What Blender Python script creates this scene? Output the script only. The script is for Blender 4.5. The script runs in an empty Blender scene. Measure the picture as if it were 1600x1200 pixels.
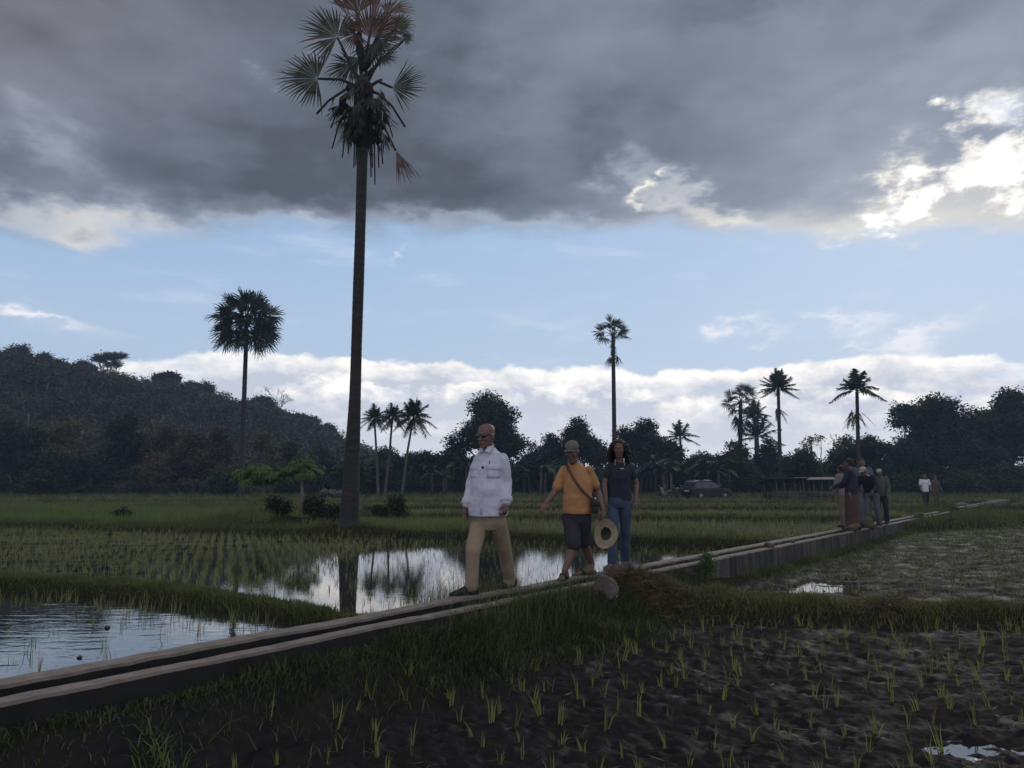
import bpy, bmesh, math, random
import numpy as np
from mathutils import Vector, Matrix, noise as mnoise
random.seed(7)
rng = np.random.default_rng(11)
SC = bpy.context.scene
COL = SC.collection
R = math.radians

# ---------------------------------------------------------------- camera
EYE = 1.5
PITCH = 7.55
cam_data = bpy.data.cameras.new("Camera")
cam_data.sensor_width = 36
cam_data.lens = 27.0
cam_data.clip_end = 3000
cam = bpy.data.objects.new("Camera", cam_data)
cam.location = (0, 0, EYE)
cam.rotation_euler = (R(90 + PITCH), 0, 0)
COL.objects.link(cam)
SC.camera = cam

def ray(px, py):
    """direction of a pixel of the 1600x1200 photograph, for measuring the place"""
    cx, cy = (px - 800) / 1200, (600 - py) / 1200
    c, s = math.cos(R(PITCH)), math.sin(R(PITCH))
    return Vector((cx, c - s * cy, s + c * cy))
def gnd(px, py, z=0.0):
    d = ray(px, py); t = (z - EYE) / d.z
    return Vector((d.x * t, d.y * t, z))
def at(px, py, Y):
    d = ray(px, py); t = Y / d.y
    return Vector((d.x * t, Y, EYE + d.z * t))

# ---------------------------------------------------------------- world: sky with clouds, by direction
SC.view_settings.view_transform = 'Standard'
SC.view_settings.look = 'None'
SC.view_settings.exposure = .2
SC.view_settings.gamma = 1
world = bpy.data.worlds.new("World")
SC.world = world
world.use_nodes = True
WN, WL = world.node_tree.nodes, world.node_tree.links
WN.clear()
SUN_EL, SUN_AZ = 24.0, 30.0          # behind the bright cloud at the right

class E:
    """tiny expression wrapper that writes Math nodes"""
    nt = None
    def __init__(s, v): s.v = v
    @staticmethod
    def m(op, *a, clamp=False):
        n = E.nt.nodes.new('ShaderNodeMath'); n.operation = op; n.use_clamp = clamp
        for i, x in enumerate(a):
            x = x.v if isinstance(x, E) else x
            if isinstance(x, (int, float)): n.inputs[i].default_value = x
            else: E.nt.links.new(x, n.inputs[i])
        return E(n.outputs[0])
    def __add__(s, o): return E.m('ADD', s, o)
    __radd__ = __add__
    def __sub__(s, o): return E.m('SUBTRACT', s, o)
    def __rsub__(s, o): return E.m('SUBTRACT', o, s)
    def __mul__(s, o): return E.m('MULTIPLY', s, o)
    __rmul__ = __mul__
    def __truediv__(s, o): return E.m('DIVIDE', s, o)
    def clamp(s): return E.m('ADD', s, 0, clamp=True)
def sstep(x, a, b):
    n = E.nt.nodes.new('ShaderNodeMapRange'); n.interpolation_type = 'SMOOTHSTEP'
    E.nt.links.new(x.v, n.inputs[0])
    for i, q in ((1, a), (2, b)):
        if isinstance(q, E): E.nt.links.new(q.v, n.inputs[i])
        else: n.inputs[i].default_value = q
    n.inputs[3].default_value = 0; n.inputs[4].default_value = 1
    return E(n.outputs[0])
def comb(x, y, z):
    n = E.nt.nodes.new('ShaderNodeCombineXYZ')
    for i, q in enumerate((x, y, z)):
        if isinstance(q, E): E.nt.links.new(q.v, n.inputs[i])
        else: n.inputs[i].default_value = q
    return n.outputs[0]
def noise(vec, scale, detail=6, rough=.55, dist=0.0):
    n = E.nt.nodes.new('ShaderNodeTexNoise')
    E.nt.links.new(vec, n.inputs['Vector'])
    n.inputs['Scale'].default_value = scale; n.inputs['Detail'].default_value = detail
    n.inputs['Roughness'].default_value = rough; n.inputs['Distortion'].default_value = dist
    return E(n.outputs[0])
def mixc(f, a, b):
    n = E.nt.nodes.new('ShaderNodeMix'); n.data_type = 'RGBA'
    if isinstance(f, E): E.nt.links.new(f.v, n.inputs[0])
    else: n.inputs[0].default_value = f
    for i, q in ((6, a), (7, b)):
        if isinstance(q, tuple): n.inputs[i].default_value = (*q, 1)
        else: E.nt.links.new(q, n.inputs[i])
    return n.outputs[2]

E.nt = world.node_tree
tc = WN.new('ShaderNodeTexCoord')
sx = WN.new('ShaderNodeSeparateXYZ'); WL.new(tc.outputs['Generated'], sx.inputs[0])
X, Y, Z = E(sx.outputs[0]), E(sx.outputs[1]), E(sx.outputs[2])
DEG = 180 / math.pi
AZ = E.m('ARCTAN2', X, Y) * DEG
EL = E.m('ARCSINE', Z) * DEG
EF = E.m('ARCTAN2', Z, E.m('MAXIMUM', Y, .12)) * DEG      # height above the horizon line, seen square on
def ef(py):
    d = ray(800, py)
    return math.degrees(math.atan2(d.z, d.y))
def ae(px, py):
    d = ray(px, py).normalized()
    return math.degrees(math.atan2(d.x, d.y)), math.degrees(math.asin(d.z))
zc = E.m('MAXIMUM', Z, 0.02) + 0.10
deckv = comb(X / zc, Y / zc, 0.0)                       # a flat deck seen from below
warp1 = noise(deckv, 1.4, 3, .5) - .5
mid = noise(deckv, 4.2, 5, .55) - .5
warp2 = noise(comb(X / zc + 7.3, Y / zc, 3.1), 1.4, 3, .5) - .5
finev = comb(X * 1.0, Y * 1.0, Z * 2.2)
fw1 = noise(finev, 14, 5, .58) - .5
fw2 = noise(comb(X + 5.0, Y, Z * 2.2), 14, 5, .58) - .5
AZw = AZ + warp1 * 9 + fw1 * 9
ELw = EL + warp2 * 5 + fw2 * 6
def blob(px, py, sx_, sy_, amp, rot=0.0, a=None, e=None):
    a = a or AZw; e = e or ELw
    a0, e0 = ae(px, py)
    k = .0477
    da, de = a - a0, e - e0
    if rot:
        c, s = math.cos(R(rot)), math.sin(R(rot))
        da, de = da * c + de * s, de * c - da * s
    u, v = da / (sx_ * k), de / (sy_ * k)
    return E.m('EXPONENT', (u * u + v * v) * -1.0) * amp

# clear sky
sky = WN.new('ShaderNodeTexSky'); sky.sky_type = 'NISHITA'; sky.sun_disc = False
sky.sun_elevation = R(SUN_EL); sky.sun_rotation = R(SUN_AZ)
sky.air_density = 1.0; sky.dust_density = .6; sky.ozone_density = 2.0
WORLD_STRENGTH = .12
S = 1 / .1
def C(r, g, b, k=1.0): return (r * S * k, g * S * k, b * S * k)
def srgb(r, g, b, k=1.0):
    f = lambda u: ((u / 255 + .055) / 1.055) ** 2.4 if u > 10 else u / 255 / 12.92
    return C(f(r), f(g), f(b), k)
clear = mixc(sstep(EL, 8.0, 20.0), srgb(166, 184, 206), srgb(138, 165, 198))
clear = mixc(sstep(AZ, -38.0, 20.0), clear, mixc(.4, clear, srgb(172, 188, 208)))
base = mixc(.93, sky.outputs[0], clear)                 # thin veil over the clear sky

# thin high wisps and small cumulus in the clear band
wisp = noise(comb(X * 1.0, Y * 1.0, Z * 5.0), 7, 5, .6, .3)
wm = sstep(wisp, .52, .75) * .25
small = (blob(20, 474, 26, 13, 1.2) + blob(70, 486, 30, 5, .6) + blob(1160, 508, 34, 9, .8) + blob(1345, 512, 28, 11, .7)
         + blob(1340, 536, 26, 6, .7) + blob(1440, 526, 45, 13, 1.0, 12) + blob(1215, 520, 30, 6, .3) + blob(620, 405, 8, 14, .35))
base = mixc(wm.clamp(), base, srgb(212, 218, 228))
base = mixc((small * (1.0 + fw1 * 4.0)).clamp(), base, srgb(222, 222, 228))

# the bank of low cumulus
def bank(py_mid, amp_px, scale, seed, soft):
    e0 = ef(py_mid)
    n = noise(comb(X * 1.0 + seed, Y * 1.0, 0.3), scale, 5, .56) - .5
    b2 = E.m('ABSOLUTE', noise(comb(X + seed + 4, Y, Z * 1.6), scale * 2.6, 5, .6) - .5)
    return e0 + n * (amp_px * .0477 * 4) + b2 * 3.2 - .3
e1 = bank(560, 22, 3.6, 1.7, .3)
puff = noise(comb(X * 1.0, Y * 1.0, Z * 1.7), 20, 5, .6) - .5
puff2 = noise(comb(X * 1.0, Y * 1.0, Z * 3.5), 7, 4, .55) - .5
d1 = e1 - EF + sstep(AZ, 16.0, 30.0) * .9 - sstep(AZ, -8.0, 6.0) * .6                               # degrees below the top of the bank
m1 = sstep(d1 + puff * .6, -.05, .4)
gapn = noise(comb(X * 1.0, Y * 1.0, Z * 4.0), 6, 5, .6)
m1 = m1 * (sstep(AZ + warp1 * 10, -46.0, -8.0) * .45 + .55) * (1 - sstep(gapn, .53, .66) * .55 * sstep(EF, 5.5, 7.5))
glow = E.m('EXPONENT', (d1 - .4) * (d1 - .4) / -1.0) * (.75 + warp1 * 1.6) + puff * 2.6
e2 = bank(604, 20, 4.6, 8.3, .3)
d2 = e2 - EF + warp1 * 2.0
glow2 = E.m('EXPONENT', (d2 - .5) * (d2 - .5) / -.7) * sstep(d2, -.15, .25) * ((noise(comb(X * 1.0, Y * 1.0, .9), 4, 3, .5) - .33) * 3.0 + puff * 2.0)
bankc = mixc((glow + glow2 + puff2 * 1.5 + .04).clamp(), srgb(184, 189, 202), srgb(248, 243, 237))
bankc = mixc(sstep(EL, 7.0, 2.5) * .6, bankc, srgb(198, 202, 212))
base = mixc(m1.clamp(), base, bankc)

# the dark deck overhead
edge = ef(366)
de = EF - edge + warp2 * 2.4 + fw2 * 3.0 + fw1 * 1.6 + mid * 2.6 + blob(1240, 372, 160, 30, .4, a=AZ, e=EL) + blob(130, 385, 130, 30, .7, a=AZ, e=EL) - blob(1040, 365, 60, 60, .5, a=AZ, e=EL)
md = sstep(de, -.6, 1.5)
fringe = E.m('EXPONENT', (de - .5) * (de - .5) / -1.6)
lum = .118 + sstep(AZ, -8.0, 26.0) * .105 + warp1 * .13 + warp2 * .11 + fw1 * .06 + mid * .13 + fringe * (.10 + sstep(AZ, 5.0, 30.0) * .12)
lum = lum + blob(95, 210, 60, 30, .14, -20) + blob(80, 120, 230, 110, .035) + blob(60, 340, 220, 32, .24) + blob(250, 370, 130, 24, .14)
lum = lum + blob(300, 60, 240, 80, .02) + blob(890, 60, 150, 90, .06) + blob(840, 180, 130, 60, .04) + blob(730, 350, 260, 14, .10) + blob(470, 366, 60, 10, .18)
lum = lum + blob(975, 262, 34, 30, .13, -38) + blob(1085, 318, 95, 18, .25, -28) + blob(1012, 290, 14, 9, .4)
lum = lum + blob(1330, 330, 240, 40, .16) + blob(1560, 300, 130, 60, .14) + blob(1480, 130, 160, 60, .05, 15)
lum = lum - blob(480, 285, 330, 60, .045) - blob(930, 230, 80, 80, .04) - blob(1240, 340, 60, 30, .06) - blob(1130, 20, 260, 26, .05)
hot = (blob(1550, 225, 95, 50, 1.3, 10) + blob(1465, 292, 115, 27, 1.15, 12) + blob(1385, 318, 50, 18, .6) + blob(1600, 265, 60, 40, .7)
       + blob(1540, 180, 34, 20, .35) + blob(1600, 300, 60, 24, .35))
hot = hot * (.55 + fw1 * 2.4 + puff * 2.2)
hotm = sstep(hot + fw2 * 1.0 + mid * .25, .12, .80) * (.40 + hot * .13 + fw1 * 1.1 + puff * 1.8)
hotm = E.m('MAXIMUM', hotm, 0)
lum = lum + E.m('MULTIPLY', hotm, .85)
# unseen sky behind the camera, made lighter to light the people's fronts
back = sstep(Y, .35, -.45)
lum = lum * (1 - back) + back * (.44 + warp1 * .5 + fw1 * .15)
lum = E.m('MAXIMUM', lum, .08)
tintc = mixc(sstep(lum, .15, .60), (.87 * S, 1.0 * S, 1.27 * S), (1.0 * S, .975 * S, .93 * S))
tintc = mixc(sstep(AZ, -16.0, -42.0) * sstep(EL, 20.0, 30.0), tintc, (1.02 * S, .97 * S, 1.05 * S))
vm = WN.new('ShaderNodeVectorMath'); vm.operation = 'SCALE'
WL.new(tintc, vm.inputs[0]); WL.new(lum.v, vm.inputs['Scale'])
deckc = vm.outputs[0]
holes = blob(1592, 178, 22, 14, .55)
md = (md - holes).clamp()
col = mixc(md, base, deckc)
# ground half of the world stays dim
col = mixc(sstep(EL, -.5, -4.0), col, srgb(52, 56, 50))
bg = WN.new('ShaderNodeBackground'); bg.inputs[1].default_value = WORLD_STRENGTH
WL.new(col, bg.inputs[0])
wo = WN.new('ShaderNodeOutputWorld'); WL.new(bg.outputs[0], wo.inputs[0])

# ---------------------------------------------------------------- sun, veiled by the cloud
sl = bpy.data.lights.new("Sun", 'SUN'); sl.energy = .5; sl.angle = R(14); sl.color = (1, .93, .84)
sun = bpy.data.objects.new("Sun", sl); COL.objects.link(sun)
sd = Vector((math.sin(R(SUN_AZ)) * math.cos(R(SUN_EL)), math.cos(R(SUN_AZ)) * math.cos(R(SUN_EL)), math.sin(R(SUN_EL))))
sun.rotation_euler = sd.to_track_quat('Z', 'Y').to_euler()
sun.location = (20, 30, 40)

# ---------------------------------------------------------------- materials
def nodes_mat(name):
    m = bpy.data.materials.new(name); m.use_nodes = True
    nt = m.node_tree; p = nt.nodes['Principled BSDF']
    return m, nt, p
def plain(name, col, rough=.7, metal=0.0, var=.25, scale=6.0, bump=0.0, bscale=40.0, spec=.5, col2=None, coords='Object', stretch=(1, 1, 1)):
    m, nt, p = nodes_mat(name); N, L = nt.nodes, nt.links
    tc = N.new('ShaderNodeTexCoord'); mp = N.new('ShaderNodeMapping'); L.new(tc.outputs[coords], mp.inputs[0])
    mp.inputs['Scale'].default_value = stretch
    n = N.new('ShaderNodeTexNoise'); n.inputs['Scale'].default_value = scale; n.inputs['Detail'].default_value = 5
    L.new(mp.outputs[0], n.inputs['Vector'])
    mx = N.new('ShaderNodeMix'); mx.data_type = 'RGBA'
    a = tuple(max(0, c * (1 - var)) for c in col); b = col2 or tuple(min(1, c * (1 + var)) for c in col)
    mx.inputs[6].default_value = (*a, 1); mx.inputs[7].default_value = (*b, 1)
    mr = N.new('ShaderNodeMapRange'); mr.inputs[1].default_value = .3; mr.inputs[2].default_value = .7
    L.new(n.outputs[0], mr.inputs[0]); L.new(mr.outputs[0], mx.inputs[0])
    L.new(mx.outputs[2], p.inputs['Base Color'])
    p.inputs['Roughness'].default_value = rough; p.inputs['Metallic'].default_value = metal
    p.inputs['Specular IOR Level'].default_value = spec
    if bump:
        n2 = N.new('ShaderNodeTexNoise'); n2.inputs['Scale'].default_value = bscale; n2.inputs['Detail'].default_value = 4
        L.new(mp.outputs[0], n2.inputs['Vector'])
        bp = N.new('ShaderNodeBump'); bp.inputs['Strength'].default_value = bump; bp.inputs['Distance'].default_value = .02
        L.new(n2.outputs[0], bp.inputs['Height']); L.new(bp.outputs[0], p.inputs['Normal'])
    return m
def leafy(name, c1, c2, c3=None, transl=.25, rough=.55, clump=.6):
    """leaf colours: each leaf its own tone, whole sprays lighter or darker, some light through"""
    m, nt, p = nodes_mat(name); N, L = nt.nodes, nt.links
    g = N.new('ShaderNodeNewGeometry'); tc = N.new('ShaderNodeTexCoord')
    n = N.new('ShaderNodeTexNoise'); n.inputs['Scale'].default_value = clump; n.inputs['Detail'].default_value = 2
    L.new(tc.outputs['Object'], n.inputs['Vector'])
    ad = N.new('ShaderNodeMath'); ad.operation = 'MULTIPLY_ADD'; ad.inputs[1].default_value = .55
    L.new(g.outputs['Random Per Island'], ad.inputs[0])
    mr = N.new('ShaderNodeMapRange'); mr.inputs[1].default_value = .35; mr.inputs[2].default_value = .65; mr.inputs[4].default_value = .45
    L.new(n.outputs[0], mr.inputs[0]); L.new(mr.outputs[0], ad.inputs[2])
    cr = N.new('ShaderNodeValToRGB'); e = cr.color_ramp.elements
    e[0].position = .1; e[0].color = (*c1, 1); e[1].position = .8; e[1].color = (*c2, 1)
    if c3: x = cr.color_ramp.elements.new(.97); x.color = (*c3, 1)
    L.new(ad.outputs[0], cr.inputs[0]); L.new(cr.outputs[0], p.inputs['Base Color'])
    p.inputs['Roughness'].default_value = rough
    p.inputs['Specular IOR Level'].default_value = .3
    tr = N.new('ShaderNodeBsdfTranslucent'); L.new(cr.outputs[0], tr.inputs[0])
    ms = N.new('ShaderNodeMixShader'); ms.inputs[0].default_value = transl
    L.new(p.outputs[0], ms.inputs[1]); L.new(tr.outputs[0], ms.inputs[2])
    L.new(ms.outputs[0], N['Material Output'].inputs[0])
    return m

M = {}
M['leaf_dark'] = leafy('leaf_dark', (.014, .024, .013), (.038, .056, .026))
M['leaf_mid'] = leafy('leaf_mid', (.020, .034, .014), (.055, .080, .030))
M['leaf_bright'] = leafy('leaf_bright', (.05, .095, .022), (.10, .17, .045))
M['leaf_olive'] = leafy('leaf_olive', (.050, .050, .020), (.16, .15, .065))
M['leaf_brown'] = leafy('leaf_brown', (.05, .038, .025), (.13, .094, .060))
M['forest_leaf'] = leafy('forest_leaf', (.011, .013, .010), (.085, .080, .046), clump=.17, transl=.15)
M['banana_leaf'] = leafy('banana_leaf', (.022, .045, .026), (.06, .095, .05), clump=.3)
M['frond'] = leafy('frond', (.020, .030, .015), (.055, .070, .036))
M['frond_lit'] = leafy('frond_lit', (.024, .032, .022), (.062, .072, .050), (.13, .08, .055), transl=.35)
M['frond_dry'] = leafy('frond_dry', (.035, .020, .016), (.15, .080, .055), transl=.35)
M['frond_dead'] = leafy('frond_dead', (.016, .013, .012), (.05, .04, .034), transl=.05)
M['grass'] = leafy('grass', (.040, .056, .018), (.135, .17, .055), (.16, .15, .06), transl=.3, clump=.9)
M['bank_grass'] = leafy('bank_grass', (.018, .030, .012), (.060, .088, .028), (.10, .11, .05), transl=.2, clump=1.4)  # darker copy of grass, the bank's shade put into its colour
M['lush'] = leafy('lush', (.075, .11, .033), (.17, .22, .07), (.18, .19, .08), transl=.35, clump=.25)
M['dry_grass'] = leafy('dry_grass', (.075, .062, .03), (.20, .165, .085), transl=.3)
M['seedling'] = leafy('seedling', (.12, .15, .035), (.30, .33, .10), (.40, .34, .16), transl=.3)
M['paddy_rice'] = leafy('paddy_rice', (.12, .135, .05), (.28, .30, .14), (.24, .21, .10), transl=.3, clump=.35)
M['straw'] = leafy('straw', (.045, .027, .019), (.13, .080, .052), (.22, .165, .105), transl=.1)
M['bark'] = plain('bark', (.05, .042, .036), .9, bump=.6, bscale=14, stretch=(1, 1, .3))
M['bark_pale'] = plain('bark_pale', (.16, .145, .12), .85, bump=.5, bscale=14)
M['palm_bark'] = plain('palm_bark', (.030, .027, .029), .92, var=.4, bump=.8, bscale=9, stretch=(.5, .5, 2.4))
M['rock'] = plain('rock', (.085, .070, .068), .9, bump=1.0, bscale=16, scale=5, var=.35)
M['clod'] = plain('clod', (.09, .075, .05), .95, bump=1, bscale=20)
M['timber'] = plain('timber', (.085, .078, .07), .85, stretch=(1, 1, .2), bump=.4)
M['rust_roof'] = plain('rust_roof', (.16, .15, .155), .6, col2=(.13, .10, .08), scale=2)
M['thatch'] = plain('thatch', (.10, .088, .07), .95, bump=1, bscale=20)
M['dark_interior'] = plain('dark_interior', (.03, .028, .03), .9)

# ---------------------------------------------------------------- mesh helpers
def npmesh(name, V, F4=None, F3=None, mats=(), midx4=None, midx3=None, smooth=False):
    V = np.asarray(V, np.float32)
    n4 = 0 if F4 is None else len(F4); n3 = 0 if F3 is None else len(F3)
    me = bpy.data.meshes.new(name)
    me.vertices.add(len(V)); me.vertices.foreach_set('co', V.ravel())
    loops = []
    if n4: loops.append(np.asarray(F4, np.int32).ravel())
    if n3: loops.append(np.asarray(F3, np.int32).ravel())
    lp = np.concatenate(loops)
    me.loops.add(len(lp)); me.loops.foreach_set('vertex_index', lp)
    me.polygons.add(n4 + n3)
    st = np.concatenate([np.arange(n4) * 4, n4 * 4 + np.arange(n3) * 3]).astype(np.int32)
    me.polygons.foreach_set('loop_start', st)
    for m in mats: me.materials.append(m)
    if midx4 is not None or midx3 is not None:
        a = np.zeros(n4, np.int32) if midx4 is None else midx4
        b = np.zeros(n3, np.int32) if midx3 is None else midx3
        me.polygons.foreach_set('material_index', np.concatenate([a, b]).astype(np.int32))
    me.polygons.foreach_set('use_smooth', np.full(n4 + n3, smooth))
    me.update(calc_edges=True); me.validate()
    return me
def link(name, me, parent=None, loc=None):
    o = bpy.data.objects.new(name, me); COL.objects.link(o)
    if parent is not None: o.parent = parent
    if loc is not None: o.location = loc
    return o
def tag(o, label=None, cat=None, group=None, kind=None):
    if label: o['label'] = label
    if cat: o['category'] = cat
    if group: o['group'] = group
    if kind: o['kind'] = kind
    return o
def thing(name, label, cat, loc=(0, 0, 0), rz=0, group=None):
    o = bpy.data.objects.new(name, None); COL.objects.link(o)
    o.location = loc; o.rotation_euler = (0, 0, rz); o.empty_display_size = .2
    return tag(o, label, cat, group)
def copy_tree(o, parent=None):
    c = o.copy(); COL.objects.link(c)
    if parent is not None: c.parent = parent
    for ch in list(o.children): copy_tree(ch, c)
    return c

class MB:
    def __init__(s): s.v = []; s.f = []
    def add(s, V, F):
        k = len(s.v); s.v += [tuple(v) for v in V]; s.f += [tuple(i + k for i in f) for f in F]
    def loft(s, rings, cap=True):
        """rings: lists of the same number of points"""
        n = len(rings[0]); V = [p for r in rings for p in r]; F = []
        for i in range(len(rings) - 1):
            for j in range(n):
                a, b = i * n + j, i * n + (j + 1) % n
                F.append((a, b, b + n, a + n))
        if cap:
            F.append(tuple(range(n - 1, -1, -1))); F.append(tuple((len(rings) - 1) * n + j for j in range(n)))
        s.add(V, F)
    def tube(s, pts, rad, n=8, flat=1.0, up=None):
        pts = [Vector(p) for p in pts]
        if isinstance(rad, (int, float)): rad = [rad] * len(pts)
        rings = []; ref = Vector(up) if up else Vector((.13, .31, .94))
        for i, p in enumerate(pts):
            d = (pts[min(i + 1, len(pts) - 1)] - pts[max(i - 1, 0)]).normalized()
            if abs(d.dot(ref)) > .97: ref = Vector((1, .2, 0)).normalized()
            u = d.cross(ref).normalized(); w = u.cross(d).normalized()
            rings.append([p + u * (rad[i] * math.cos(2 * math.pi * k / n)) + w * (rad[i] * flat * math.sin(2 * math.pi * k / n)) for k in range(n)])
        s.loft(rings)
    def caps(s, p0, p1, r0, r1, n=14, flat=1.0, up=None):
        """round-ended tapered limb"""
        p0, p1 = Vector(p0), Vector(p1); d = (p1 - p0).normalized(); pts = []; rr = []
        for t in (-1, -.85, -.5): pts.append(p0 + d * r0 * t); rr.append(max(r0 * math.sqrt(1 - t * t), r0 * .08))
        pts += [p0, p0.lerp(p1, .5), p1]; rr += [r0, (r0 + r1) / 2, r1]
        for t in (.5, .85, 1): pts.append(p1 + d * r1 * t); rr.append(max(r1 * math.sqrt(1 - t * t), r1 * .08))
        s.tube(pts, rr, n, flat, up)
    def ell(s, c, ax, n=14, m=9):
        """ellipsoid: ax = three axis vectors"""
        c = Vector(c); A, B, Cc = [Vector(a) for a in ax]; rings = []
        for i in range(1, m):
            th = math.pi * i / m
            rings.append([c + Cc * math.cos(th) + (A * math.cos(2 * math.pi * k / n) + B * math.sin(2 * math.pi * k / n)) * math.sin(th) for k in range(n)])
        k0 = len(s.v); s.loft(rings, cap=False)
        t, b = len(s.v), len(s.v) + 1; s.v += [tuple(c + Cc), tuple(c - Cc)]
        last = k0 + (m - 2) * n
        for k in range(n):
            s.f.append((t, k0 + (k + 1) % n, k0 + k)); s.f.append((b, last + k, last + (k + 1) % n))
    def box(s, c, size, M3=None):
        c = Vector(c); V = []
        for x in (-.5, .5):
            for y in (-.5, .5):
                for z in (-.5, .5):
                    v = Vector((x * size[0], y * size[1], z * size[2]))
                    V.append(c + (M3 @ v if M3 else v))
        s.add(V, [(0, 1, 3, 2), (4, 6, 7, 5), (0, 4, 5, 1), (2, 3, 7, 6), (0, 2, 6, 4), (1, 5, 7, 3)])
    def mesh(s, name, mat, smooth=True):
        me = bpy.data.meshes.new(name); me.from_pydata(s.v, [], s.f)
        if mat is not None: me.materials.append(mat)
        if smooth: me.shade_smooth()
        me.update(); return me
    def build(s, name, mat, parent=None, smooth=True, loc=None):
        return link(name, s.mesh(name, mat, smooth), parent, loc)
    def fused(s, name, mat, voxel, parent=None, smooth=2, wrinkle=None, loc=None):
        """one continuous skin over everything collected"""
        tmp = bpy.data.objects.new('tmp', s.mesh('tmp', None)); COL.objects.link(tmp)
        md = tmp.modifiers.new('r', 'REMESH'); md.mode = 'VOXEL'; md.voxel_size = voxel
        if smooth:
            sm = tmp.modifiers.new('s', 'SMOOTH'); sm.iterations = smooth; sm.factor = .5
        dg = bpy.context.evaluated_depsgraph_get()
        me = bpy.data.meshes.new_from_object(tmp.evaluated_get(dg)); me.name = name
        bpy.data.objects.remove(tmp)
        if wrinkle:
            amp, fx = wrinkle
            n = len(me.vertices); co = np.empty(n * 3, np.float32); me.vertices.foreach_get('co', co); co = co.reshape(-1, 3)
            no = np.empty(n * 3, np.float32); me.vertices.foreach_get('normal', no); no = no.reshape(-1, 3)
            h = np.array([mnoise.noise(Vector((c[0] * fx[0], c[1] * fx[1], c[2] * fx[2]))) + .5 * mnoise.noise(Vector((c[0] * fx[0] * 2.1 + 5, c[1] * fx[1] * 2.1, c[2] * fx[2] * 2.1))) for c in co])
            co += no * (h * amp)[:, None]; me.vertices.foreach_set('co', co.ravel())
        me.materials.clear()
        me.materials.append(mat); me.shade_smooth(); me.update()
        return link(name, me, parent, loc)

# smooth 2-D noise for numpy arrays
_perm = np.random.default_rng(5).permutation(512)
_gr = np.stack([np.cos(np.arange(512) * 2.39996), np.sin(np.arange(512) * 2.39996)], 1)
def pn(x, y):
    x = np.asarray(x, float); y = np.asarray(y, float)
    xi, yi = np.floor(x).astype(int), np.floor(y).astype(int); xf, yf = x - xi, y - yi
    u, v = xf ** 3 * (xf * (xf * 6 - 15) + 10), yf ** 3 * (yf * (yf * 6 - 15) + 10)
    def g(i, j):
        h = _perm[(_perm[(xi + i) & 511] + yi + j) & 511]
        return _gr[h, 0] * (xf - i) + _gr[h, 1] * (yf - j)
    a = g(0, 0) + u * (g(1, 0) - g(0, 0)); b = g(0, 1) + u * (g(1, 1) - g(0, 1))
    return (a + v * (b - a)) * 1.4
def fbm(x, y, o=4, g=.5):
    r = 0; a = 1
    for k in range(o):
        r = r + a * pn(x * 2 ** k + 17.3 * k, y * 2 ** k - 9.1 * k); a *= g
    return r

# canal frame: s runs along the channel, n across it (camera side is the larger n)
CA = R(36.2); CD = Vector((math.sin(CA), math.cos(CA), 0)); CN = Vector((math.cos(CA), -math.sin(CA), 0))
N_FAR, N_NEAR, ZTOP = -5.01, -4.43, .42
def cpt(s, n, z=0.0): return CD * s + CN * n + Vector((0, 0, z))
def col_on_line(px, n, z):
    """where the photograph's column px meets the line n on the channel, height z"""
    lo, hi = 2.0, 120.0
    for _ in range(60):
        mid = (lo + hi) / 2; p = cpt(mid, n, z)
        d = p - Vector((0, 0, EYE)); c, s = math.cos(R(PITCH)), math.sin(R(PITCH))
        fwd = d.y * c + d.z * s
        q = 800 + 1200 * d.x / fwd
        if q < px: lo = mid
        else: hi = mid
    return cpt(lo, n, z)

def cards(P, D, Nn, L, W):
    """diamond leaves: P base, D direction, Nn side, lengths, widths -> quads"""
    L = np.asarray(L)[:, None]; W = np.asarray(W)[:, None]
    a = P; b = P + D * L * .45 + Nn * W * .5; c = P + D * L; d = P + D * L * .45 - Nn * W * .5
    V = np.stack([a, b, c, d], 1).reshape(-1, 3)
    F = np.arange(len(V)).reshape(-1, 4)
    return V, F
def unit(n):
    v = rng.normal(size=(n, 3)); return v / np.linalg.norm(v, axis=1)[:, None]
def norm(v): return v / np.maximum(np.linalg.norm(v, axis=1)[:, None], 1e-9)
def blades(P, H, W, lean, seg=2):
    """grass blades: P base Nx3, heights, widths, lean Nx2 (horizontal bend at the tip)"""
    n = len(P); az = rng.uniform(0, 2 * np.pi, n)
    side = np.stack([np.cos(az), np.sin(az), np.zeros(n)], 1) * (np.asarray(W) * .5)[:, None]
    H = np.asarray(H)[:, None]; up = np.array([0, 0, 1.0]); ln = np.concatenate([lean, np.zeros((n, 1))], 1)
    if seg == 1:
        V = np.stack([P - side, P + side, P + up * H + ln], 1).reshape(-1, 3)
        return V, None, np.arange(3 * n).reshape(-1, 3)
    mid = P + up * H * .6 + ln * .36
    tip = P + up * H * (1 - .25 * np.minimum(1, np.linalg.norm(ln, axis=1) / H[:, 0]))[:, None] + ln
    V = np.stack([P - side, P + side, mid + side * .8, mid - side * .8, tip], 1).reshape(-1, 3)
    k = np.arange(n)[:, None] * 5
    return V, k + np.array([[0, 1, 2, 3]]), k + np.array([[3, 2, 4]])
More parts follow.
